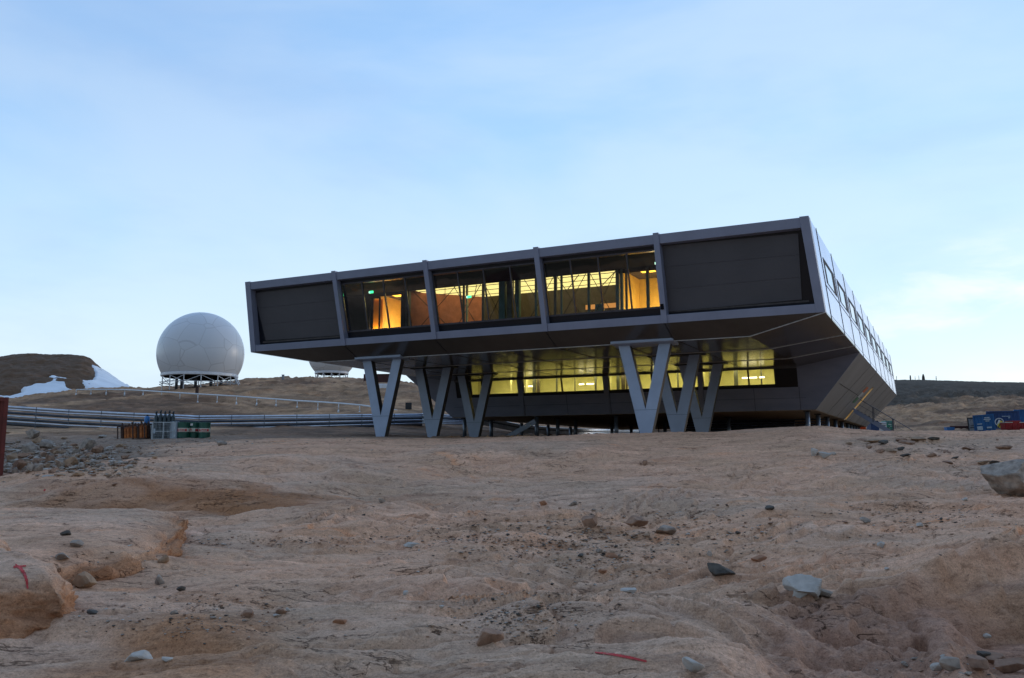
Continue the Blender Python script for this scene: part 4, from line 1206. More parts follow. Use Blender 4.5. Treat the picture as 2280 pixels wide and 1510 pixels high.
MB().box(-.1, .65, -1.25, -1.24, 2.18, 2.24).box(.45, .62, -1.25, -1.24, 2.02, 2.1).build('lettering_panel', M['greydrum'], e)
container('shipping_container', at(2336, 952, YC + 2) + Vector((.7, 1.2, -1.05)), math.radians(-28), 6.06, 2.44, 2.95, [M['bluecont']], 'long blue corrugated container cut off by the right edge of the photo', 'container', 'blue shipping containers')
e = container('shipping_container', at(2166, 957, 88) + Vector((.6, 1.0, -.35)), math.radians(-28), .9, 2.2, 1.62, [M['greycont'], M['darkjoint']], 'narrow pale grey container with a dark frame left of the blue ones', 'container', ry=math.radians(-3))
MB().box(-.25, .3, -1.13, -1.12, .55, .62).box(-.2, .15, -1.13, -1.12, .75, .80).build('lettering_panel', M['darkjoint'], e)
container('shipping_container', at(2142, 959, 92) + Vector((.6, 1.1, -.1)), math.radians(-28), 2.3, 2.2, .62, [M['darkred']], 'low dark maroon flat container left of the grey container', 'container')
tb = MB(); tb.box(-.4, .4, -.3, .3, 0, .34); tb.box(-.42, .42, -.32, .32, .30, .36)
tb = tb.build('blue_crate', M['bluejug'], None, bevel=.02); tb.location = at(2114, 958, 90) + Vector((0, 0, -.05)); tag(tb, 'small blue crate on the crest left of the maroon container', 'crate')
sg = MB().plate([(-.28, 0, 0), (.30, 0, -.12), (.30, 0, .42), (.02, 0, .62), (-.28, 0, .22)], (0, .04, 0)).build('hazard_board', M['signyellow'], None)
sg.location = at(2229, 952, 76) + Vector((0, 0, 0)); tag(sg, 'yellow and black striped hazard board beside the red tubs', 'sign')
for k in range(3):
    MB().plate([(-.28 + k * .2, -.012, .0 - k * .04), (-.20 + k * .2, -.012, -.02 - k * .04), (.0 + k * .17, -.012, .42 - k * .14), (-.08 + k * .17, -.012, .40 - k * .14)], (0, .01, 0)).build('stripe', M['black'], sg)
for i, (x0, x1, y0, y1, lab) in enumerate(((2233, 2247, 940, 956, 'red ribbed tub next to the striped hazard board'), (2247, 2265, 937, 957, 'bright red tub with pale rim, middle of the row'), (2264, 2296, 940, 954, 'red tub at the right edge of the photo in front of the blue container'))):
    Y = 74
    a = at(x0, y1, Y); b = at(x1, y0, Y); w_ = (b.x - a.x) / 2; h_ = b.z - a.z
    e = empty('red_tub', Vector((a.x + w_, Y, a.z - .04)), lab, 'tub', 'red tubs in front of the blue containers')
    t_ = MB(); t_.hexa([(-w_ * .85, -.4, 0), (w_ * .85, -.4, 0), (w_ * .85, .4, 0), (-w_ * .85, .4, 0), (-w_, -.45, h_), (w_, -.45, h_), (w_, .45, h_), (-w_, .45, h_)])
    for q in np.linspace(-.7, .7, 5): t_.box(w_ * q - .03, w_ * q + .03, -.47, -.42, .05, h_ - .08)
    t_.build('body', M['redtub'], e, bevel=.03)
    MB().box(-w_ - .03, w_ + .03, -.48, .48, h_ - .03, h_ + .03).build('rim', M['cream'] if i != 1 else M['redtub'], e)
# behind the station
for x0, x1, y0, y1, Y, lab in ((1826, 1878, 949, 966, 82, 'low orange container seen between the pillars under the right end of the station'), (1918, 1935, 948, 968, 94, 'orange container standing behind the last pillars beside the stair')):
    a = at(x0, y1, Y); b = at(x1, y0, Y); w_ = b.x - a.x; h_ = b.z - a.z
    container('orange_container', Vector(((a.x + b.x) / 2, Y + 1, a.z)), math.radians(-21), w_, 1.0, h_, [M['orange']], lab, 'container', 'orange containers behind the station')
for nm, x0, x1, y0, y1, Y, mm, lab in (('white_tank', 1957, 1974, 940, 966, 90, 'white', 'pale grey-white tank seen under the stair'), ('green_tank', 1973, 1988, 937, 960, 92, 'tankgreen', 'green tank with a small white label behind the stair'), ('dark_container', 1941, 1958, 938, 968, 90, 'blueside', 'dark navy box under the top of the stair')):
    a = at(x0, y1, Y); b = at(x1, y0, Y); w_ = b.x - a.x; h_ = b.z - a.z
    e = empty(nm, Vector(((a.x + b.x) / 2, Y + .6, a.z)), lab, 'tank' if 'tank' in nm else 'container')
    t_ = MB(); t_.box(-w_ / 2, w_ / 2, -.6, .6, 0, h_); 
    t_.build('body', M[mm], e, bevel=.06)
    MB().box(-w_ / 2 - .02, w_ / 2 + .02, -.63, .63, h_ * .86, h_ * .90).build('band', M['frame'], e)
    if 'green' in nm: MB().box(-.12, .2, -.63, -.61, h_ * .62, h_ * .68).box(.05, .22, -.63, -.61, h_ * .45, h_ * .5).build('label', M['white'], e)

# ------------------------------------------------------------------ drums and cylinder cages
def drum(px, ybase, Y, r_, h_, mm, label, band=True, lab2=None):
    p = at(px, ybase, Y)
    e = empty('oil_drum' if band else 'metal_drum', Vector((p.x, Y, p.z - .02)), label, 'drum', 'green drums by the gas cylinder cage' if band else None, rz=random.uniform(-.2, .2))
    def pr(z0, z1_): return [(r_, z0), (r_, z1_)]
    prof = [(r_ - .02, 0), (r_ + .008, .01), (r_, .03), (r_, h_ * .32), (r_ + .012, h_ * .335), (r_, h_ * .35), (r_, h_ * .65), (r_ + .012, h_ * .665), (r_, h_ * .68), (r_, h_ - .03), (r_ + .008, h_ - .01), (r_ - .02, h_), (r_ - .03, h_ - .02)]
    MB().lathe(prof, 28).build('body', M[mm], e, False)
    if band:
        MB().lathe([(r_ + .004, h_ * .37), (r_ + .006, h_ * .38), (r_ + .006, h_ * .61), (r_ + .004, h_ * .62)], 28).build('band', M['cream'], e, True)
        n = 14; vs = []; fs = []
        for k in range(n + 1):
            a = -math.pi / 2 - 1.0 + 2.0 * k / n + (.25 if lab2 else 0)
            vs += [((r_ + .010) * math.cos(a), (r_ + .010) * math.sin(a), h_ * .415), ((r_ + .010) * math.cos(a), (r_ + .010) * math.sin(a), h_ * .565)]
        fs = [(2 * k, 2 * k + 2, 2 * k + 3, 2 * k + 1) for k in range(n)]
        lb = MB().add(vs, fs).build('label', M['redband'], e)
        for i, ch in enumerate('Castrol'):
            a = -math.pi / 2 + (i - 3) * .17 + .08
            text_mesh('lettering', ch, .13, M['cream'], lb, ((r_ + .016) * math.cos(a), (r_ + .016) * math.sin(a), h_ * .49), (math.pi / 2, 0, a + math.pi / 2), .004)
    return e


YD = 47.0
d1 = drum(408, 974.5, YD, .30, .86, 'greendrum', 'green drum with a stained red and cream label, nearest the grey drum')
d2 = drum(431.5, 974.5, YD + .35, .29, .86, 'greendrum', 'middle green drum with a white tag on its upper side', True, True)
MB().box(-.07, .07, -.315, -.30, .66, .78).build('tag', M['white'], d2)
MB().box(.05, .22, -.33, -.285, .34, .53).build('tag', M['cream'], d2)
d3 = drum(455, 975, YD, .30, .86, 'greendrum', 'rightmost green drum with a clean bright red label')
drum(387, 976, YD, .25, .92, 'greydrum', 'pale blue-grey ribbed drum between the cylinder cage and the green drums', False)


def cylinder(parent, x, y, z, h_, r_, mm, cap='black'):
    prof = [(r_ * .9, 0), (r_, .04), (r_, h_ * .78), (r_ * .92, h_ * .84), (r_ * .6, h_ * .90), (r_ * .32, h_ * .92), (r_ * .34, h_), (r_ * .1, h_ + .01)]
    b = MB().lathe(prof, 16).build('gas_cylinder', M[mm], parent, True); b.location = (x, y, z)
    c = MB().lathe([(r_ * .42, 0), (r_ * .45, .02), (r_ * .45, .10), (r_ * .25, .13)], 10).build('valve_cap', M[cap], b, True); c.location = (0, 0, h_ - .06)


pc = at(364, 978, YD)
cg = empty('cylinder_cage', Vector((pc.x, YD, pc.z - .02)), 'galvanised mesh cage packed with tall dark gas cylinders', 'cage', 'gas cylinder cages', rz=math.radians(18))
f = MB()
w_, d_, h_ = .56, .42, .92
for x in (-w_, 0, w_):
    for y in (-d_, d_):
        f.box(x - .025, x + .025, y - .025, y + .025, 0, h_)
for z in (.02, h_ * .47, h_):
    for y in (-d_, d_): f.box(-w_, w_, y - .018, y + .018, z - .018, z + .018)
    for x in (-w_, w_): f.box(x - .018, x + .018, -d_, d_, z - .018, z + .018)
f.build('frame', M['galv'], cg)
nt_ = MB()
for k in range(17):
    x = -w_ + k * w_ / 8; nt_.box(x - .004, x + .004, -d_ - .006, -d_ + .002, .02, h_)
for k in range(11):
    z = .04 + k * .085; nt_.box(-w_, w_, -d_ - .012, -d_ - .006, z - .004, z + .004)
for k in range(9):
    y = -d_ + k * d_ / 4.5; nt_.box(-w_ - .006, -w_ + .002, y - .004, y + .004, .02, h_)
nt_.build('mesh_panel', M['galv'], cg)
for i, x in enumerate((-.42, -.2, .02, .24, .44)):
    for y in (-.2, .12):
        cylinder(cg, x, y, .05, 1.38 + (i % 2) * .05 + (y > 0) * .05, .10, 'steelcyl')
MB().box(-.50, -.40, -d_ - .03, -d_ - .012, .32, .58).build('plate', M['greydrum'], cg)
pj = at(327, 945, YD + .9)
bj = empty('blue_jerrycan', Vector((pj.x, pj.y, pj.z)), 'blue plastic container standing behind the cages, left of the tall cylinders', 'container')
MB().lathe([(.13, 0), (.15, .03), (.15, .36), (.11, .43), (.05, .45), (.05, .5)], 20).build('body', M['bluejug'], bj, True)
MB().lathe([(.06, .47), (.06, .53)], 12).build('lid', M['black'], bj)
stn = MB().box(-.42, .42, -.35, .35, -.95, -.04).box(-.44, .44, -.37, .37, -.04, 0).build('steel_bin', M['galv'], None, bevel=.02); stn.location = bj.location; tag(stn, 'grey steel bin that carries the blue container behind the cages', 'bin')

pr_ = at(300, 979, YD)
rc = empty('cylinder_rack', Vector((pr_.x + .05, YD, pr_.z - .03)), 'tilted rusty frame holding orange rusted gas cylinders', 'rack', 'gas cylinder cages', rz=math.radians(-16), ry=math.radians(-5))
f = MB(); w_, d_, h_ = .86, .35, .80
for x in (-w_, .12, w_):
    for y in (-d_, d_): f.box(x - .025, x + .025, y - .025, y + .025, 0, h_)
for z in (.02, h_):
    for y in (-d_, d_): f.box(-w_, w_, y - .03, y + .03, z - .03, z + .03)
    for x in (-w_, w_): f.box(x - .025, x + .025, -d_, d_, z - .03, z + .03)
f.build('frame', M['rustdark'], rc)
for i in range(8):
    cylinder(rc, -.72 + i * .205, -.15 + .03 * (i % 2), .03, .80 + .10 * (i % 3 == 0), .095, 'rust' if i not in (0, 5) else 'rustdark', 'rustdark')
    if i % 2: cylinder(rc, -.72 + i * .205, .15, .03, .86, .09, 'rustdark', 'rustdark')

# markers on the right hand ridge
for x, y0, y1, w_, lab, cat in ((1996.5, 837, 845, .12, 'thin marker post nearest the station roof on the far ridge', 'post'), (2027.5, 836, 847, .34, 'short thick dark post on the far ridge', 'post'), (2038, 838, 847, .10, 'slender post just right of the short thick one on the ridge', 'post'),
                              (2046.5, 836.5, 847, .12, 'slender post just left of the tall cairn on the ridge', 'post'), (2056.5, 832.5, 847.5, .60, 'tall dark stone cairn on the far ridge', 'cairn'), (2085, 837.5, 848, .16, 'rightmost marker post on the far ridge', 'post')):
    Y = 318
    a = at(x, y1 + 3, Y); b = at(x, y0, Y)
    if cat == 'cairn':
        o = MB().lathe([(w_ * 1.0, -.6), (w_ * .95, .4), (w_ * .8, (b.z - a.z) * .6), (w_ * .45, (b.z - a.z) * .88), (w_ * .12, b.z - a.z)], 9).build('cairn', M['stonedark'], None)
    else:
        o = MB().box(-w_ / 2, w_ / 2, -w_ / 2, w_ / 2, -1.5, b.z - a.z).box(-w_ * .8, w_ * .8, -w_ * .8, w_ * .8, (b.z - a.z) * .55, (b.z - a.z) * .62).build('marker_post', M['black'], None)
    o.location = a; tag(o, lab, cat, 'markers on the far ridge' if cat == 'post' else None)
for x, y0, y1, lab in ((630, 835, 845, 'small grey post on the ridge between the two radomes'), (438.5, 862, 876, 'short brown post in front of the big radome')):
    q = ground_hit(x, y1, 60); q = q or at(x, y1, 118)
    hh_ = (y1 - y0) * q.y / F_PX
    o = MB().box(-.16, .16, -.16, .16, -.3, hh_).box(-.2, .2, -.2, .2, hh_, hh_ + .05).build('marker_post', M['rustdark'] if x < 500 else M['greycont'], None); o.location = q; tag(o, lab, 'post')


# ------------------------------------------------------------------ big ledges at the left and the pitted outcrop
LEDGES = []


def ledge(name, outline, ztop, zbot, label, seed, n=260, m_=110, rough=.06, under=.12, round_=.10, cat='ledge', mt=None, side_tint=(.46, .225, .12), pits=0.0):
    """outline: list of (x, y) in plan, ztop(x, y) height of the worn top"""
    O = np.array(outline, float); O = np.r_[O, O[:1]]
    d = np.r_[0, np.cumsum(np.linalg.norm(np.diff(O, axis=0), axis=1))]
    s = np.linspace(0, d[-1], n, endpoint=False)
    ox = np.interp(s, d, O[:, 0]); oy = np.interp(s, d, O[:, 1])
    for _ in range(6):
        ox = (np.roll(ox, 1) + ox * 2 + np.roll(ox, -1)) / 4; oy = (np.roll(oy, 1) + oy * 2 + np.roll(oy, -1)) / 4
    cx_, cy_ = ox.mean(), oy.mean()
    half = m_ // 2
    rows = []
    for i in range(m_):
        if i < half:   # top, centre to rim
            f = (i / half); rr = f ** .8 * .95; zf = 1.0 - round_ * f ** 8
        else:
            f = (i - half) / (m_ - 1 - half)
            rr = .95 + .05 * math.sin(min(1, f * 2.6) * math.pi / 2) - under * max(0, f - .30) ** 1.2; zf = 1 - round_ - (1 - round_) * f
        x = cx_ + (ox - cx_) * rr; y = cy_ + (oy - cy_) * rr
        zt = ztop(x, y)
        rows.append(np.c_[x, y, zbot + (zt - zbot) * zf])
    V = np.stack(rows)  # m, n, 3
    d1 = np.roll(V, -1, 1) - np.roll(V, 1, 1); d2 = np.gradient(V, axis=0)
    N_ = np.cross(d2, d1); N_ /= np.linalg.norm(N_, axis=2)[..., None] + 1e-9
    X_, Y_, Z_ = V[..., 0], V[..., 1], V[..., 2]
    side = sstep(half * .8, half * 1.2, np.arange(m_))[:, None]
    disp = rough * (.35 + side) * (fbm3(X_ * 1.6, Y_ * 1.6, Z_ * 3.2, 5, seed, .55) + .6 * np.abs(fbm3(X_ * 4, Y_ * 4, Z_ * 9, 3, seed + 7)) + .22 * fbm3(X_ * 12, Y_ * 12, Z_ * 16, 3, seed + 9, .6))
    if pits:
        pn = fbm3(X_ * 3.2, Y_ * 3.2, Z_ * 4.5, 2, seed + 31)
        disp = disp - pits * sstep(.18, .42, pn) * sstep(.15, .5, side)
    V = V + N_ * disp[..., None] * np.sign((N_[half + m_ // 4, 0] @ (V[half + m_ // 4, 0] - np.array([cx_, cy_, zbot]))))
    i = (np.arange(m_ - 1)[:, None] * n + np.arange(n)[None, :]).ravel()
    j = (np.arange(m_ - 1)[:, None] * n + (np.arange(n)[None, :] + 1) % n).ravel()
    F_ = np.c_[i, j, j + n, i + n]
    VT = V.reshape(-1, 3)
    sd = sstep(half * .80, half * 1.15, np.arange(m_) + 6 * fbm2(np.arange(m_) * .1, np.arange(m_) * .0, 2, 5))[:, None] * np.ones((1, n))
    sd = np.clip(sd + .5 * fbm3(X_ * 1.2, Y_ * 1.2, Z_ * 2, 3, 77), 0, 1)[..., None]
    tc_ = tint(X_, Y_) * (1 - sd) + np.array(side_tint) * sd  # sides take a browner tint than the top
    o = mesh_np(name, VT, F_, mt or M['outcrop'], True, tc_.reshape(-1, 3))
    LEDGES.append(o)
    return tag(o, label, cat)


def gpt(px, Y): return (px2t(px) * Y, Y)


def gy(px, py):
    q = ground_hit(px, py, 4, 40)
    return (q.x, q.y)


o1 = [gy(-330, 1420), gy(-120, 1425), gy(0, 1412), gy(90, 1398), gy(150, 1385), gy(168, 1350), (gy(172, 1300)[0] - .02, gy(168, 1350)[1] + .9), gpt(60, 10.3), gpt(-120, 10.6), gpt(-330, 10.2)]
ya = gy(60, 1405)[1]
zt1 = at(60, 1256, ya + .35).z
b1 = ledge('rock_block', o1, lambda x, y: zt1 + .02 * (y - ya) + .02 * fbm2(x * 1.5, y * 1.5, 2, 3), -1.95, 'tan block of bedrock at the lower left with a red paint mark', 11, rough=.16, under=.10, round_=.20, cat='rock')
o2_ = [gy(-330, 1300), gpt(60, 10.0), gy(150, 1312), gy(190, 1296), gy(260, 1286), gy(310, 1272), gy(360, 1246), gy(398, 1218), gy(412, 1198), gy(380, 1176), gpt(240, 17.5), gpt(0, 18.2), gpt(-330, 18.0)]
yb = gy(200, 1295)[1]
zt2a = at(220, 1222, yb + .3).z; 
b2_ = ledge('rock_slab', o2_, lambda x, y: zt2a - .01 + .030 * (y - yb) + .03 * fbm2(x * .9, y * 1.2, 3, 8), -1.95, 'long tan rock slab on the left, behind the painted block', 12, rough=.19, under=.08, round_=.20, cat='rock')


from mathutils.bvhtree import BVHTree
bpy.context.view_layer.update()
LT = [BVHTree.FromPolygons([v.co[:] for v in o.data.vertices], [p.vertices[:] for p in o.data.polygons]) for o in LEDGES]
_gh = ground_hit


def ground_hit(px, py, y0=4.0, y1=340.0):
    q = _gh(px, py, y0, y1)
    r_ = Vector(ray(px, py)).normalized()
    for t_ in LT:
        h_ = t_.ray_cast(Vector((0, 0, 0)), r_)
        if h_[0] is not None and (q is None or h_[3] < q.length): q = h_[0].copy()
    return q


def top_z(x, y, z):
    best = hz(x, y)
    for t_ in LT:
        h_ = t_.ray_cast(Vector((x, y, z + .4)), Vector((0, 0, -1)), 1.2)
        if h_[0] is not None and h_[0].z > best: best = h_[0].z
    return best


# ------------------------------------------------------------------ rocks
def rock_shape(seed, sub=3, cuts=14, flat=.6, rough=.05, elong=1.0):
    import bmesh
    bm = bmesh.new(); bmesh.ops.create_icosphere(bm, subdivisions=sub, radius=1)
    V = np.array([v.co[:] for v in bm.verts]); F = np.array([[v.index for v in f.verts] for f in bm.faces]); bm.free()
    r = np.random.default_rng(seed)
    n = r.normal(size=(cuts, 3)); n /= np.linalg.norm(n, axis=1)[:, None]
    d = r.uniform(.42, .80, cuts)
    dots = V @ n.T
    rad = np.where(dots > .05, d / np.maximum(dots, .05), 9).min(1)
    rad = np.minimum(rad, 1.15)
    V = V * rad[:, None]
    V = V * (1 + rough * fbm3(V[:, 0] * 2.5 + seed, V[:, 1] * 2.5, V[:, 2] * 2.5, 3, seed)[:, None])
    V = V * np.array([elong, 1 / max(elong, .6) ** .5, flat])
    V[:, 2] -= V[:, 2].min() + .12 * flat
    return V, F


def place_rock(name, px, py, wpx, hpx, mm, label, seed, group=None, rz=None, sub=4, cuts=14, rough=.05, cat='stone', sink=.0):
    q = ground_hit(px, py)
    if q is None: return
    dist = q.length
    w_ = wpx / F_PX * dist; h_ = hpx / F_PX * dist
    V, F = rock_shape(seed, sub, cuts, 1, rough)
    V[:, 0] *= w_ / np.ptp(V[:, 0]); V[:, 1] *= .8 * w_ / np.ptp(V[:, 1]); V[:, 2] -= V[:, 2].min(); V[:, 2] *= h_ * 1.22 / V[:, 2].max(); V[:, 2] -= h_ * .22
    o = mesh_np(name, V, F, M[mm], False)
    o.location = (q.x, q.y + .3 * w_, top_z(q.x, q.y + .1 * w_, q.z) - sink)
    o.rotation_euler = (0, 0, random.uniform(-.4, .4) if rz is None else rz)
    return tag(o, label, cat, group)


place_rock('boulder', 2283, 1108, 128, 74, 'stonegrey', 'large pale grey boulder at the right edge of the photo', 3, sub=5, cuts=11, rough=.10, cat='boulder', rz=.2)
NAMED = [
    ('stone', 1793, 1326, 76, 36, 'stonelight', 'big white wedge-shaped stone resting on the right hand ledge', 5),
    ('stone', 1787, 1340, 46, 20, 'stonelight', 'smaller white stone in front of the big white wedge', 6),
    ('stone', 1836, 1331, 34, 18, 'stonegrey', 'grey stone leaning on the right side of the white wedge', 7),
    ('stone', 1818, 1338, 24, 13, 'stonetan', 'small beige stone tucked under the white wedge', 8),
    ('stone', 1604, 1297, 58, 26, 'stonedark', 'dark brown square block standing on the sand right of centre', 9),
    ('stone', 1090, 1436, 58, 30, 'stonebrown', 'grey-brown wedge of rock at the bottom centre', 10),
    ('stone', 1541, 1497, 46, 26, 'stonelight', 'pale block with fine stripes at the bottom edge', 11),
    ('stone', 1417, 1178, 52, 22, 'stonebrown', 'rounded brown stone above the gravel trough', 12),
    ('stone', 1312, 1178, 36, 26, 'stonebrown', 'upright broken slab left of the rounded brown stone', 13),
    ('stone', 1484, 1192, 50, 18, 'stonegrey', 'low cracked grey stone right of the rounded brown stone', 14),
    ('stone', 352, 1302, 22, 19, 'stonegrey', 'round grey-green pebble at the foot of the left ledge', 15),
    ('stone', 132, 1248, 34, 14, 'stonegrey', 'long grey stone on the left slab above the red paint', 16),
    ('stone', 163, 1219, 26, 13, 'stonegrey', 'grey stone on the left slab behind the long one', 17),
    ('stone', 143, 1193, 20, 10, 'stonedark', 'dark small stone on the back of the left slab', 18),
    ('stone', 304, 1472, 56, 17, 'stonelight', 'flat grey and white stone at the bottom left', 19),
    ('stone', 367, 1476, 20, 9, 'stonelight', 'small white oval pebble right of the flat grey and white stone', 20),
    ('stone', 551, 1376, 26, 16, 'stonebrown', 'brown cube-like stone left of bottom centre', 21),
    ('stone', 622, 1369, 28, 12, 'stonebrown', 'flat brown stone with a white pebble beside it', 22),
    ('stone', 640, 1362, 10, 8, 'stonelight', 'tiny white pebble beside the flat brown stone', 23),
    ('stone', 200, 1369, 30, 7, 'stonedark', 'thin dark stick-like stone on the sand by the left block', 24),
    ('stone', 757, 1393, 30, 10, 'stonered', 'reddish flat stone in the lower left centre', 25),
    ('stone', 185, 1311, 38, 32, 'stonetan', 'tan wedge of rock in the gap between the two left ledges', 26),
    ('stone', 360, 1255, 24, 16, 'stonetan', 'tan pebble under the right end of the left ledge', 27),
    ('stone', 1814, 1016, 18, 17, 'stonelight', 'pale upright stone near the crest below the corner of the station', 28),
    ('stone', 1835, 1021, 32, 13, 'stonelight', 'pale flat stone next to the upright one near the crest', 29),
    ('stone', 1858, 1014, 12, 6, 'stonelight', 'small pale stone at the right end of the pale group near the crest', 30),
    ('stone', 2078, 1018, 20, 9, 'stonebrown', 'brown angular stone on the crest below the blue containers', 31),
    ('stone', 2006, 1003, 14, 7, 'stonedark', 'small dark stone on the right crest', 32),
    ('stone', 1437, 1037, 14, 12, 'stonebrown', 'small brown upright stone just below the crest centre right', 33),
    ('stone', 917, 1219, 36, 9, 'stonelight', 'long pale flat stone left of the gravel trough', 34),
    ('stone', 902, 1325, 12, 9, 'stonelight', 'white chip left of the gravel trough', 35),
    ('stone', 983, 1360, 12, 8, 'stonelight', 'pale blue-white chip low left of the gravel trough', 36),
    ('stone', 1582, 1241, 13, 12, 'stonelight', 'round white pebble above the dark square block', 37),
    ('stone', 1343, 1281, 20, 10, 'stonered', 'orange-red stone in the gravel trough', 38),
    ('stone', 1360, 1243, 28, 9, 'stonered', 'ochre flat stone in the upper gravel trough', 39),
    ('stone', 1212, 1127, 18, 10, 'stonered', 'ochre stone high in the centre', 40),
    ('stone', 1277, 1126, 20, 10, 'stonegrey', 'grey stone high in the centre right of the ochre one', 41),
    ('stone', 848, 1121, 16, 10, 'stonegrey', 'grey stone high left of centre', 42),
    ('stone', 1718, 1136, 24, 9, 'stonedark', 'dark elongated stone on the right slope', 43),
    ('stone', 1965, 1221, 18, 11, 'stonelight', 'white stone in the middle of the right slope', 44),
    ('stone', 1932, 1164, 22, 11, 'stonegrey', 'bluish grey stone on the right slope', 45),
    ('stone', 2052, 1175, 14, 8, 'stonelight', 'small pale stone under the orange scarp on the right', 46),
    ('stone', 2152, 1116, 14, 7, 'stonelight', 'pale stone near the large grey boulder', 47),
    ('stone', 1975, 1270, 10, 6, 'stonelight', 'small white chip on the smooth right slope', 48),
    ('stone', 2200, 1427, 20, 10, 'stonelight', 'pale stone on the sandy floor at the lower right', 49),
    ('stone', 1690, 1251, 34, 12, 'stonered', 'flat orange slab fragment above the dark square block', 50),
    ('stone', 1200, 1357, 12, 6, 'stonedark', 'dark flat chip in the lower gravel trough', 51),
    ('stone', 1404, 1322, 36, 9, 'stonelight', 'pale flaked slab in the right part of the gravel trough', 52),
    ('stone', 2098, 1492, 28, 14, 'stonelight', 'round pale stone at the bottom right corner', 53),
    ('stone', 2128, 1492, 44, 22, 'stonegrey', 'grey slab at the bottom right corner beside the round pale stone', 54),
    ('stone', 2176, 1500, 48, 22, 'stonebrown', 'brown slab at the bottom right, third from the right edge', 55),
    ('stone', 2222, 1484, 50, 18, 'stonebrown', 'brown slab at the bottom right, second from the right edge', 56),
    ('stone', 2262, 1500, 60, 26, 'stonebrown', 'brown slab cut off by the bottom right corner', 57),
    ('stone', 2196, 1470, 30, 12, 'stonedark', 'dark slab behind the brown slabs at the bottom right', 58),
    ('stone', 400, 1318, 18, 10, 'stonedark', 'dark pair of pebbles on the left sand', 59),
    ('stone', 490, 992, 22, 9, 'stonegrey', 'grey rock at the right end of the rubble, on the crest', 60),
]
for nm, px, py, w_, h_, mm, lab, sd_ in NAMED:
    place_rock(nm, px, py, w_, h_, mm, lab, sd_ * 7 + 1, sub=4 if w_ > 30 else 3, rough=.07)

# rubble heap at the left
RUB = [(62, 1052, 26, 20), (38, 1046, 30, 24), (84, 1050, 24, 18), (20, 1030, 22, 22), (60, 1012, 34, 28), (44, 1024, 26, 16), (95, 1000, 42, 22), (80, 990, 30, 18), (66, 978, 36, 22), (110, 1030, 26, 18),
       (130, 1044, 32, 22), (150, 1040, 40, 24), (185, 1003, 40, 30), (214, 1012, 34, 20), (160, 1026, 24, 14), (100, 1045, 20, 14), (205, 1026, 22, 14), (118, 1012, 22, 12), (170, 1012, 18, 12), (230, 1022, 18, 10), (140, 1002, 18, 10),
       (75, 1034, 20, 14), (30, 1054, 20, 14), (190, 1036, 18, 12), (132, 1024, 18, 11), (92, 1018, 20, 13), (240, 1004, 14, 8), (58, 1038, 18, 12), (178, 1044, 20, 12), (112, 1054, 18, 10)]
for i, (px, py, w_, h_) in enumerate(RUB):
    big = {6: 'long grey slab lying across the top of the rubble heap', 12: 'upright pale angular block at the right of the rubble heap', 11: 'broad grey block at the front foot of the rubble heap', 4: 'dark angular block behind the red container in the rubble heap', 8: 'dark slab at the back top of the rubble heap', 13: 'pale flat block right of the upright one in the rubble heap'}
    place_rock('boulder', px, py, w_ * .85, h_ * .85, ('stonegrey', 'stonebrown', 'stonegrey', 'stonetan')[i % 4], big.get(i, 'small angular boulder in the rubble heap by the red container'), 500 + i, 'boulders of the rubble heap', rz=random.uniform(-1.5, 1.5), sub=4, cuts=16, rough=.05, cat='boulder')
# broken slabs along the right crest
for i, (px, py, w_, h_) in enumerate(((1925, 984, 26, 6), (1952, 986, 30, 8), (1975, 988, 24, 7), (2010, 984, 24, 8), (2030, 990, 34, 9), (2052, 984, 30, 8), (2085, 982, 26, 6), (1935, 1000, 14, 8), (1960, 1008, 20, 8), (1985, 1008, 26, 8), (2020, 1016, 22, 6), (2110, 1008, 16, 6), (2115, 1033, 22, 6), (2190, 1036, 26, 7), (2220, 1032, 22, 6), (2160, 1002, 26, 6), (2240, 1000, 30, 8), (1890, 990, 14, 5), (2130, 1022, 14, 5), (2210, 1048, 18, 6))):
    place_rock('stone', px, py, w_, h_, ('stonebrown', 'stonetan', 'stonedark', 'stonebrown')[i % 4], 'thin broken brown slab lying along the right hand crest', 800 + i, 'broken slabs along the right crest', rz=random.uniform(-.6, .6), sub=3, cuts=8, cat='stone')

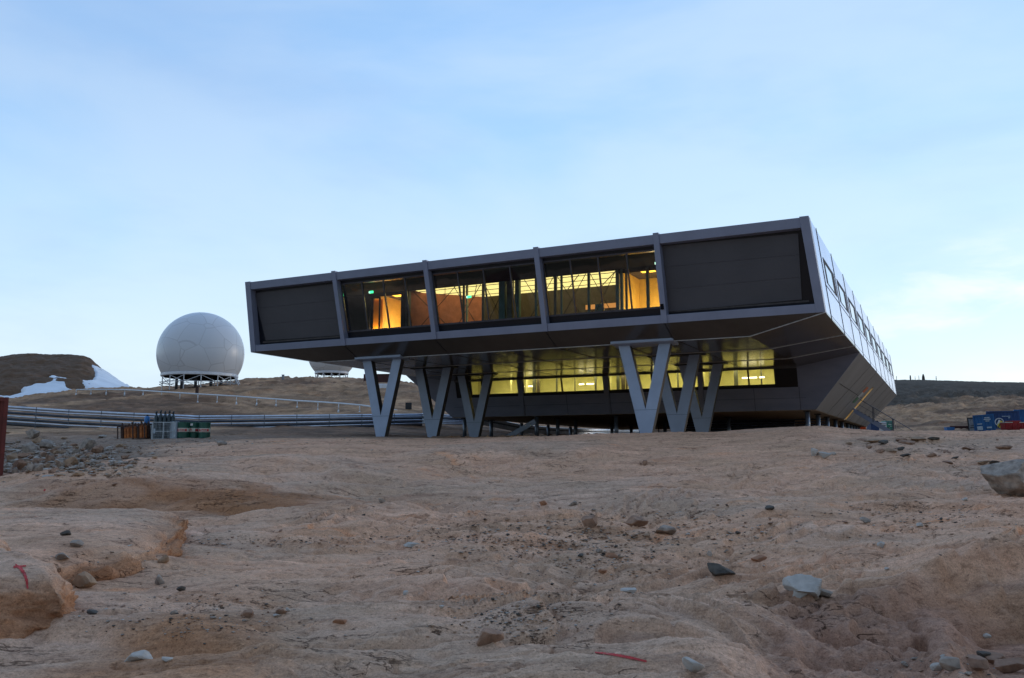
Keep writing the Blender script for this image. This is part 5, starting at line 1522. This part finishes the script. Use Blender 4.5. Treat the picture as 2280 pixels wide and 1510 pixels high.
# scattered small stones: individuals, copies of a few shapes
protos = []
for k in range(10):
    V, F = rock_shape(900 + k, 2, 9, random.uniform(.35, .8), .06, random.uniform(.9, 1.4))
    me_o = mesh_np('pebble', V * .5, F, M['stonegrey'], False)
    protos.append(me_o.data); bpy.data.objects.remove(me_o)
pm = ['stonegrey', 'stonebrown', 'stonegrey', 'stonelight', 'stonedark', 'stonetan', 'stonegrey', 'stonebrown']
datas = []
for k, d in enumerate(protos):
    for mname in ('stonegrey', 'stonebrown', 'stonelight', 'stonedark', 'stonetan'):
        dd = d.copy(); dd.materials.clear(); dd.materials.append(M[mname]); datas.append((mname, dd))
CL = [  # cx, cy, sx, sy, n, smin, smax, label
    (1320, 1210, 120, 40, 60, 5, 15, 'small stone in the gravel trough right of centre'),
    (1100, 1200, 70, 30, 22, 5, 13, 'small stone in the gravel left of the trough'),
    (1150, 1370, 80, 28, 30, 5, 14, 'small stone in the lower gravel trough'),
    (1500, 1160, 80, 16, 16, 5, 12, 'small stone below the crest right of centre'),
    (430, 1365, 130, 35, 30, 5, 15, 'small stone on the sand beside the left block'),
    (640, 1205, 160, 14, 18, 4, 12, 'small stone on the shelf left of centre'),
    (1650, 1190, 90, 30, 20, 5, 13, 'small stone on the right slope beside the trough'),
    (2050, 1150, 120, 25, 22, 4, 13, 'small stone under the right hand scarp'),
    (1950, 1215, 160, 20, 10, 4, 10, 'small stone on the smooth right slope'),
    (200, 1235, 110, 25, 14, 5, 12, 'small stone lying on the left slab'),
    (900, 1130, 250, 25, 16, 3, 8, 'small stone on the upper middle slope'),
    (2150, 1480, 90, 16, 14, 7, 18, 'small stone among the slabs at the bottom right'),
    (1000, 1060, 500, 30, 12, 3, 7, 'small stone on the bare rock below the crest'),
]
rs = random.Random(5)
for cx_, cy_, sx, sy, n, s0, s1, lab in CL:
    for k in range(n):
        px = rs.gauss(cx_, sx * .7); py = rs.gauss(cy_, sy * .7)
        if not (-20 < px < 2300 and py < 1505): continue
        q = ground_hit(px, py)
        if q is None or q.y > 60: continue
        size = (s0 + (s1 - s0) * rs.random() ** 2.2) / F_PX * q.length * 1.25
        mname, d = rs.choice(datas)
        if mname == 'stonelight' and rs.random() < .6: mname, d = rs.choice(datas)
        o = bpy.data.objects.new('stone', d); COL.objects.link(o)
        o.location = (q.x, q.y, q.z - size * .06); o.scale = (size, size * rs.uniform(.7, 1), size * rs.uniform(.5, .95))
        o.rotation_euler = (rs.uniform(-.25, .25), rs.uniform(-.25, .25), rs.uniform(0, 6.3))
        tag(o, lab, 'stone', lab.replace('small stone', 'small stones'))


# gravel nobody could count
def gravel(name, clusters, seed, mats_):
    r = np.random.default_rng(seed)
    Vs_, Fs_, mi = [], [], []
    base = []
    import bmesh
    for k in range(6):
        v_, f_ = rock_shape(1200 + k, 1, 7, random.uniform(.4, .8), .05, random.uniform(.9, 1.4)); base.append((v_ * .5, f_))
    off = 0
    for cx_, cy_, sx, sy, n, s0, s1 in clusters:
        P_ = np.c_[r.normal(cx_, sx, n), r.normal(cy_, sy, n)]
        for px, py in P_:
            if py > 1560 or px < -150 or px > 2430: continue
            Yq = yof(px, py)
            if Yq is None: continue
            x = ray(px, py); x = x[0] / x[1] * Yq
            Vs_.append((x, Yq, (s0 + (s1 - s0) * r.random() ** 3) / F_PX * Yq * 1.3))
    A = np.array(Vs_); H_ = height(A[:, 0], A[:, 1])
    VV, FF, MI = [], [], []
    off = 0
    for i in range(len(A)):
        v_, f_ = base[i % 6]
        a = r.random() * 6.28; s_ = A[i, 2]
        c_, s2 = math.cos(a), math.sin(a)
        w = v_ * [s_, s_ * .8, s_ * r.uniform(.5, .9)]
        VV.append(np.c_[w[:, 0] * c_ - w[:, 1] * s2 + A[i, 0], w[:, 0] * s2 + w[:, 1] * c_ + A[i, 1], w[:, 2] + H_[i] - s_ * .05])
        FF.append(f_ + off); off += len(v_)
        MI += [min(len(mats_) - 1, int(r.random() ** 1.3 * len(mats_)))] * len(f_)
    o = mesh_np(name, np.concatenate(VV), np.concatenate(FF), mats_, False)
    o.data.polygons.foreach_set('material_index', np.array(MI, dtype=np.int32)); o.data.update()
    return tag(o, kind='stuff')


_cache = {}
def yof(px, py):
    k = (round(px / 24), round(py / 5))
    if k not in _cache:
        q = ground_hit(k[0] * 24, k[1] * 5)
        q1 = ground_hit(k[0] * 24, (k[1] - 1) * 5)
        _cache[k] = None if q is None or q.y > 70 or q1 is None or q1.y > 80 else (q.y, (q.y - q1.y) / 5.0)
    v = _cache[k]
    if v is None: return None
    return v[0] + v[1] * (py - k[1] * 5)


gm = [M['stonegrey'], M['stonebrown'], M['stonetan'], M['stonedark'], M['stonelight']]
gravel('gravel', [(1300, 1215, 130, 40, 2200, 1.5, 9), (1120, 1200, 120, 26, 900, 1.5, 8), (1160, 1370, 90, 26, 1200, 1.5, 9), (430, 1370, 130, 30, 800, 1.5, 9), (620, 1205, 180, 10, 500, 1.5, 7),
                  (1640, 1190, 110, 30, 600, 1.5, 8), (2030, 1150, 150, 18, 600, 1.5, 7), (1500, 1155, 90, 12, 300, 1.5, 7), (2150, 1485, 90, 14, 160, 2, 8), (220, 1225, 120, 22, 160, 1.5, 5),
                  (1100, 1250, 700, 120, 500, 1.2, 4), (900, 1130, 400, 25, 160, 1.2, 4), (2050, 995, 110, 12, 260, 1.5, 6), (1450, 1320, 120, 10, 120, 1.5, 6), (520, 1300, 60, 20, 60, 1.5, 4)], 3, gm)
gravel('rubble', [(120, 1022, 85, 17, 3000, 2, 18), (330, 1000, 90, 12, 500, 1.5, 6), (240, 1040, 120, 12, 250, 1.5, 5), (480, 985, 60, 5, 160, 1.5, 6), (700, 978, 150, 4, 250, 1.5, 5)], 4, [M['stonegrey'], M['stonebrown'], M['stonetan'], M['stonegrey'], M['stonelight']])


# red spray paint marks: thin sheets lying on the rock
from mathutils.bvhtree import BVHTree


def paint(name, strokes, targets, label, width):
    bpy.context.view_layer.update()
    trees = []
    for o in targets:
        me = o.data
        trees.append(BVHTree.FromPolygons([v.co[:] for v in me.vertices], [p.vertices[:] for p in me.polygons]))
    m_ = MB()
    for st_ in strokes:
        pts = []
        for k in range(len(st_) - 1):
            (x0, y0, w0), (x1, y1, w1) = st_[k], st_[k + 1]
            n = max(3, int(math.hypot(x1 - x0, y1 - y0) / 2.5))
            for i in range(n): f = i / n; pts.append((x0 + (x1 - x0) * f, y0 + (y1 - y0) * f, w0 + (w1 - w0) * f))
        pts.append(st_[-1])
        rowsv = []
        for i, (x, y, w_) in enumerate(pts):
            xa, ya_, _ = pts[max(0, i - 1)]; xb, yb_, _ = pts[min(len(pts) - 1, i + 1)]
            dx, dy = xb - xa, yb_ - ya_; l_ = math.hypot(dx, dy) + 1e-9; nx, ny = -dy / l_, dx / l_
            w_ = w_ * (1 + .35 * math.sin(i * 2.3) * .6)
            row = []
            for s_ in (-1, -.5, 0, .5, 1):
                r_ = Vector(ray(x + nx * w_ * s_ / 2, y + ny * w_ * s_ / 2)).normalized()
                best = None
                for t_ in trees:
                    h_ = t_.ray_cast(Vector((0, 0, 0)), r_)
                    if h_[0] is not None and (best is None or h_[3] < best[3]): best = h_
                nrm = best[1] if best[1].dot(r_) < 0 else -best[1]
                row.append(best[0] + nrm * .006)
            rowsv.append(row)
        o_ = len(m_.v); m_.v += [tuple(p) for r_ in rowsv for p in r_]
        for i in range(len(rowsv) - 1):
            for k in range(4):
                a = o_ + i * 5 + k; m_.f.append((a, a + 1, a + 6, a + 5)); m_.m.append(0)
    o = m_.build(name, M['paintred'], None)
    return tag(o, label, 'paint mark', 'red spray paint marks')


# local copy of the ground near the camera for the ray casts
class _O: pass
tc2 = np.linspace(px2t(60), px2t(1500), 420); yr2 = np.concatenate([np.linspace(5, 12, 160), np.linspace(12.2, 36, 140)])
Tq, Yq = np.meshgrid(tc2, yr2); Zq = height(Tq * Yq, Yq)
gv = np.stack([Tq * Yq, Yq, Zq], -1).reshape(-1, 3)
class FakeV:
    def __init__(s, c): s.co = c
class FakeP:
    def __init__(s, v): s.vertices = v
go = _O(); go.data = _O(); go.data.vertices = [FakeV(tuple(c)) for c in gv]; go.data.polygons = [FakeP(tuple(int(i) for i in f)) for f in grid_faces(len(yr2), len(tc2))]
paint('paint_mark', [[(34, 1258, 3), (45, 1266, 7), (54, 1278, 7), (60, 1295, 6), (61, 1312, 3)], [(30, 1264, 4), (58, 1261, 3)]], [b1], 'red hooked paint mark on the face of the lower left block', 6)
paint('paint_mark', [[(1325, 1454, 3), (1360, 1458, 5), (1400, 1465, 6), (1440, 1474, 4)]], [go], 'long red paint stroke on the rock at the bottom centre', 6)
paint('paint_mark', [[(97, 1093, 3), (104, 1089, 4), (110, 1086, 2)]], [go], 'small red paint dab on the rock hump at the far left', 4)

# ------------------------------------------------------------------ light
w = bpy.data.worlds.new('World'); scene.world = w; w.use_nodes = True
nt = w.node_tree; N, L = nt.nodes, nt.links
bg = N['Background']; out = N['World Output']
sky = N.new('ShaderNodeTexSky'); sky.sky_type = 'NISHITA'; sky.sun_disc = False
SUN_EL, SUN_AZ = math.radians(6), math.radians(62)     # azimuth clockwise from the view direction
sky.sun_elevation = SUN_EL; sky.sun_rotation = SUN_AZ
sky.air_density = 1.0; sky.dust_density = .6; sky.ozone_density = 2.0
tc = N.new('ShaderNodeTexCoord')
sx = N.new('ShaderNodeSeparateXYZ'); L.new(tc.outputs['Generated'], sx.inputs[0])


def vm(op, a, b):
    n = N.new('ShaderNodeMath'); n.operation = op
    for i, v in enumerate((a, b)):
        if v is None: continue
        if isinstance(v, (int, float)): n.inputs[i].default_value = v
        else: L.new(v, n.inputs[i])
    return n.outputs[0]


def cnoise(scale, zs, detail=5, rough=.5, rot=0, dist=0.0, off=(0, 0, 0)):
    mp = N.new('ShaderNodeMapping'); mp.inputs['Scale'].default_value = (1, 1, zs); mp.inputs['Rotation'].default_value = (0, rot, 0); mp.inputs['Location'].default_value = off
    L.new(tc.outputs['Generated'], mp.inputs['Vector'])
    n = N.new('ShaderNodeTexNoise'); n.inputs['Scale'].default_value = scale; n.inputs['Detail'].default_value = detail; n.inputs['Roughness'].default_value = rough; n.inputs['Distortion'].default_value = dist
    L.new(mp.outputs['Vector'], n.inputs['Vector']); return n.outputs['Fac']


def wmix(a, b, f):
    x = N.new('ShaderNodeMix'); x.data_type = 'RGBA'
    for k, v in (('A', a), ('B', b)):
        if isinstance(v, tuple): x.inputs[k].default_value = rgb(v)
        else: L.new(v, x.inputs[k])
    if isinstance(f, (int, float)): x.inputs['Factor'].default_value = f
    else: L.new(f, x.inputs['Factor'])
    return x.outputs['Result']


def wr(v, a, b, lo=0.0, hi=1.0):
    r = N.new('ShaderNodeMapRange'); r.interpolation_type = 'SMOOTHSTEP'
    r.inputs['From Min'].default_value = a; r.inputs['From Max'].default_value = b; r.inputs['To Min'].default_value = lo; r.inputs['To Max'].default_value = hi
    L.new(v, r.inputs['Value']); return r.outputs['Result']


ramp = N.new('ShaderNodeValToRGB'); L.new(sx.outputs['Z'], ramp.inputs['Fac'])
cr = ramp.color_ramp
cr.elements[0].position = 0.0; cr.elements[0].color = (.80, .90, 1.0, 1)
cr.elements[1].position = 1.0; cr.elements[1].color = (.18, .32, .60, 1)
for p_, c_ in ((.08, (.72, .86, .99)), (.17, (.55, .77, .99)), (.30, (.41, .67, .99)), (.45, (.31, .56, .94)), (.65, (.25, .44, .78))):
    e_ = cr.elements.new(p_); e_.color = rgb(c_)
veil = wr(cnoise(1.6, 2.6, 6, .52, .25, .3), .40, .66)
soft = wr(cnoise(3.6, 3.5, 7, .55, -.2, .2, (3, 1, 0)), .45, .75)
cloud = wmix(ramp.outputs['Color'], (.72, .84, .98), vm('MULTIPLY', veil, .46))
cloud = wmix(cloud, (.38, .54, .84), vm('MULTIPLY', soft, .26))
lf = vm('MULTIPLY', wr(sx.outputs['X'], .05, -.55), wr(sx.outputs['Z'], .18, .5))
cloud = wmix(cloud, (.26, .42, .72), vm('MULTIPLY', lf, .5))
# slim bright clouds low in the east (right)
az = wr(sx.outputs['X'], .20, .62)
lowb = wr(sx.outputs['Z'], .05, .14); lowt = wr(sx.outputs['Z'], .25, .17)
puff = wr(cnoise(6.5, 2.6, 6, .55, .15, .25, (1, 5, 2)), .46, .64)
cloud = wmix(cloud, (1.0, .98, .93), vm('MULTIPLY', vm('MULTIPLY', vm('MULTIPLY', az, puff), vm('MULTIPLY', lowb, lowt)), .85))
# darker sky on the side away from the twilight
back = wr(sx.outputs['Y'], .35, -.5)
cloud = wmix(cloud, (.20, .25, .33), vm('MULTIPLY', back, .72))
skyc = N.new('ShaderNodeVectorMath'); skyc.operation = 'SCALE'; skyc.inputs['Scale'].default_value = .10
L.new(sky.outputs['Color'], skyc.inputs[0])
both = N.new('ShaderNodeVectorMath'); both.operation = 'ADD'
cs = N.new('ShaderNodeVectorMath'); cs.operation = 'SCALE'; cs.inputs['Scale'].default_value = .98
L.new(cloud, cs.inputs[0]); L.new(cs.outputs[0], both.inputs[0])
sc2 = N.new('ShaderNodeVectorMath'); sc2.operation = 'SCALE'; sc2.inputs['Scale'].default_value = .5
L.new(skyc.outputs[0], sc2.inputs[0]); L.new(sc2.outputs[0], both.inputs[1])
final = wmix((.06, .045, .04), both.outputs[0], wr(sx.outputs['Z'], -.03, .0))
L.new(final, bg.inputs['Color']); bg.inputs['Strength'].default_value = 1.0

sd_ = bpy.data.lights.new('sun', 'SUN'); sd_.energy = .35; sd_.angle = math.radians(14); sd_.color = (1.0, .86, .72)
so = bpy.data.objects.new('sun', sd_); COL.objects.link(so)
dirv = Vector((math.sin(SUN_AZ) * math.cos(SUN_EL), math.cos(SUN_AZ) * math.cos(SUN_EL), math.sin(SUN_EL)))
so.rotation_euler = dirv.to_track_quat('Z', 'Y').to_euler()

scene.view_settings.view_transform = 'Standard'; scene.view_settings.look = 'None'
scene.view_settings.exposure = 0; scene.view_settings.gamma = 1
scene.cycles.use_denoising = True
scene.cycles.max_bounces = 7; scene.cycles.diffuse_bounces = 3; scene.cycles.glossy_bounces = 4; scene.cycles.transparent_max_bounces = 12
scene.cycles.caustics_reflective = False; scene.cycles.caustics_refractive = False
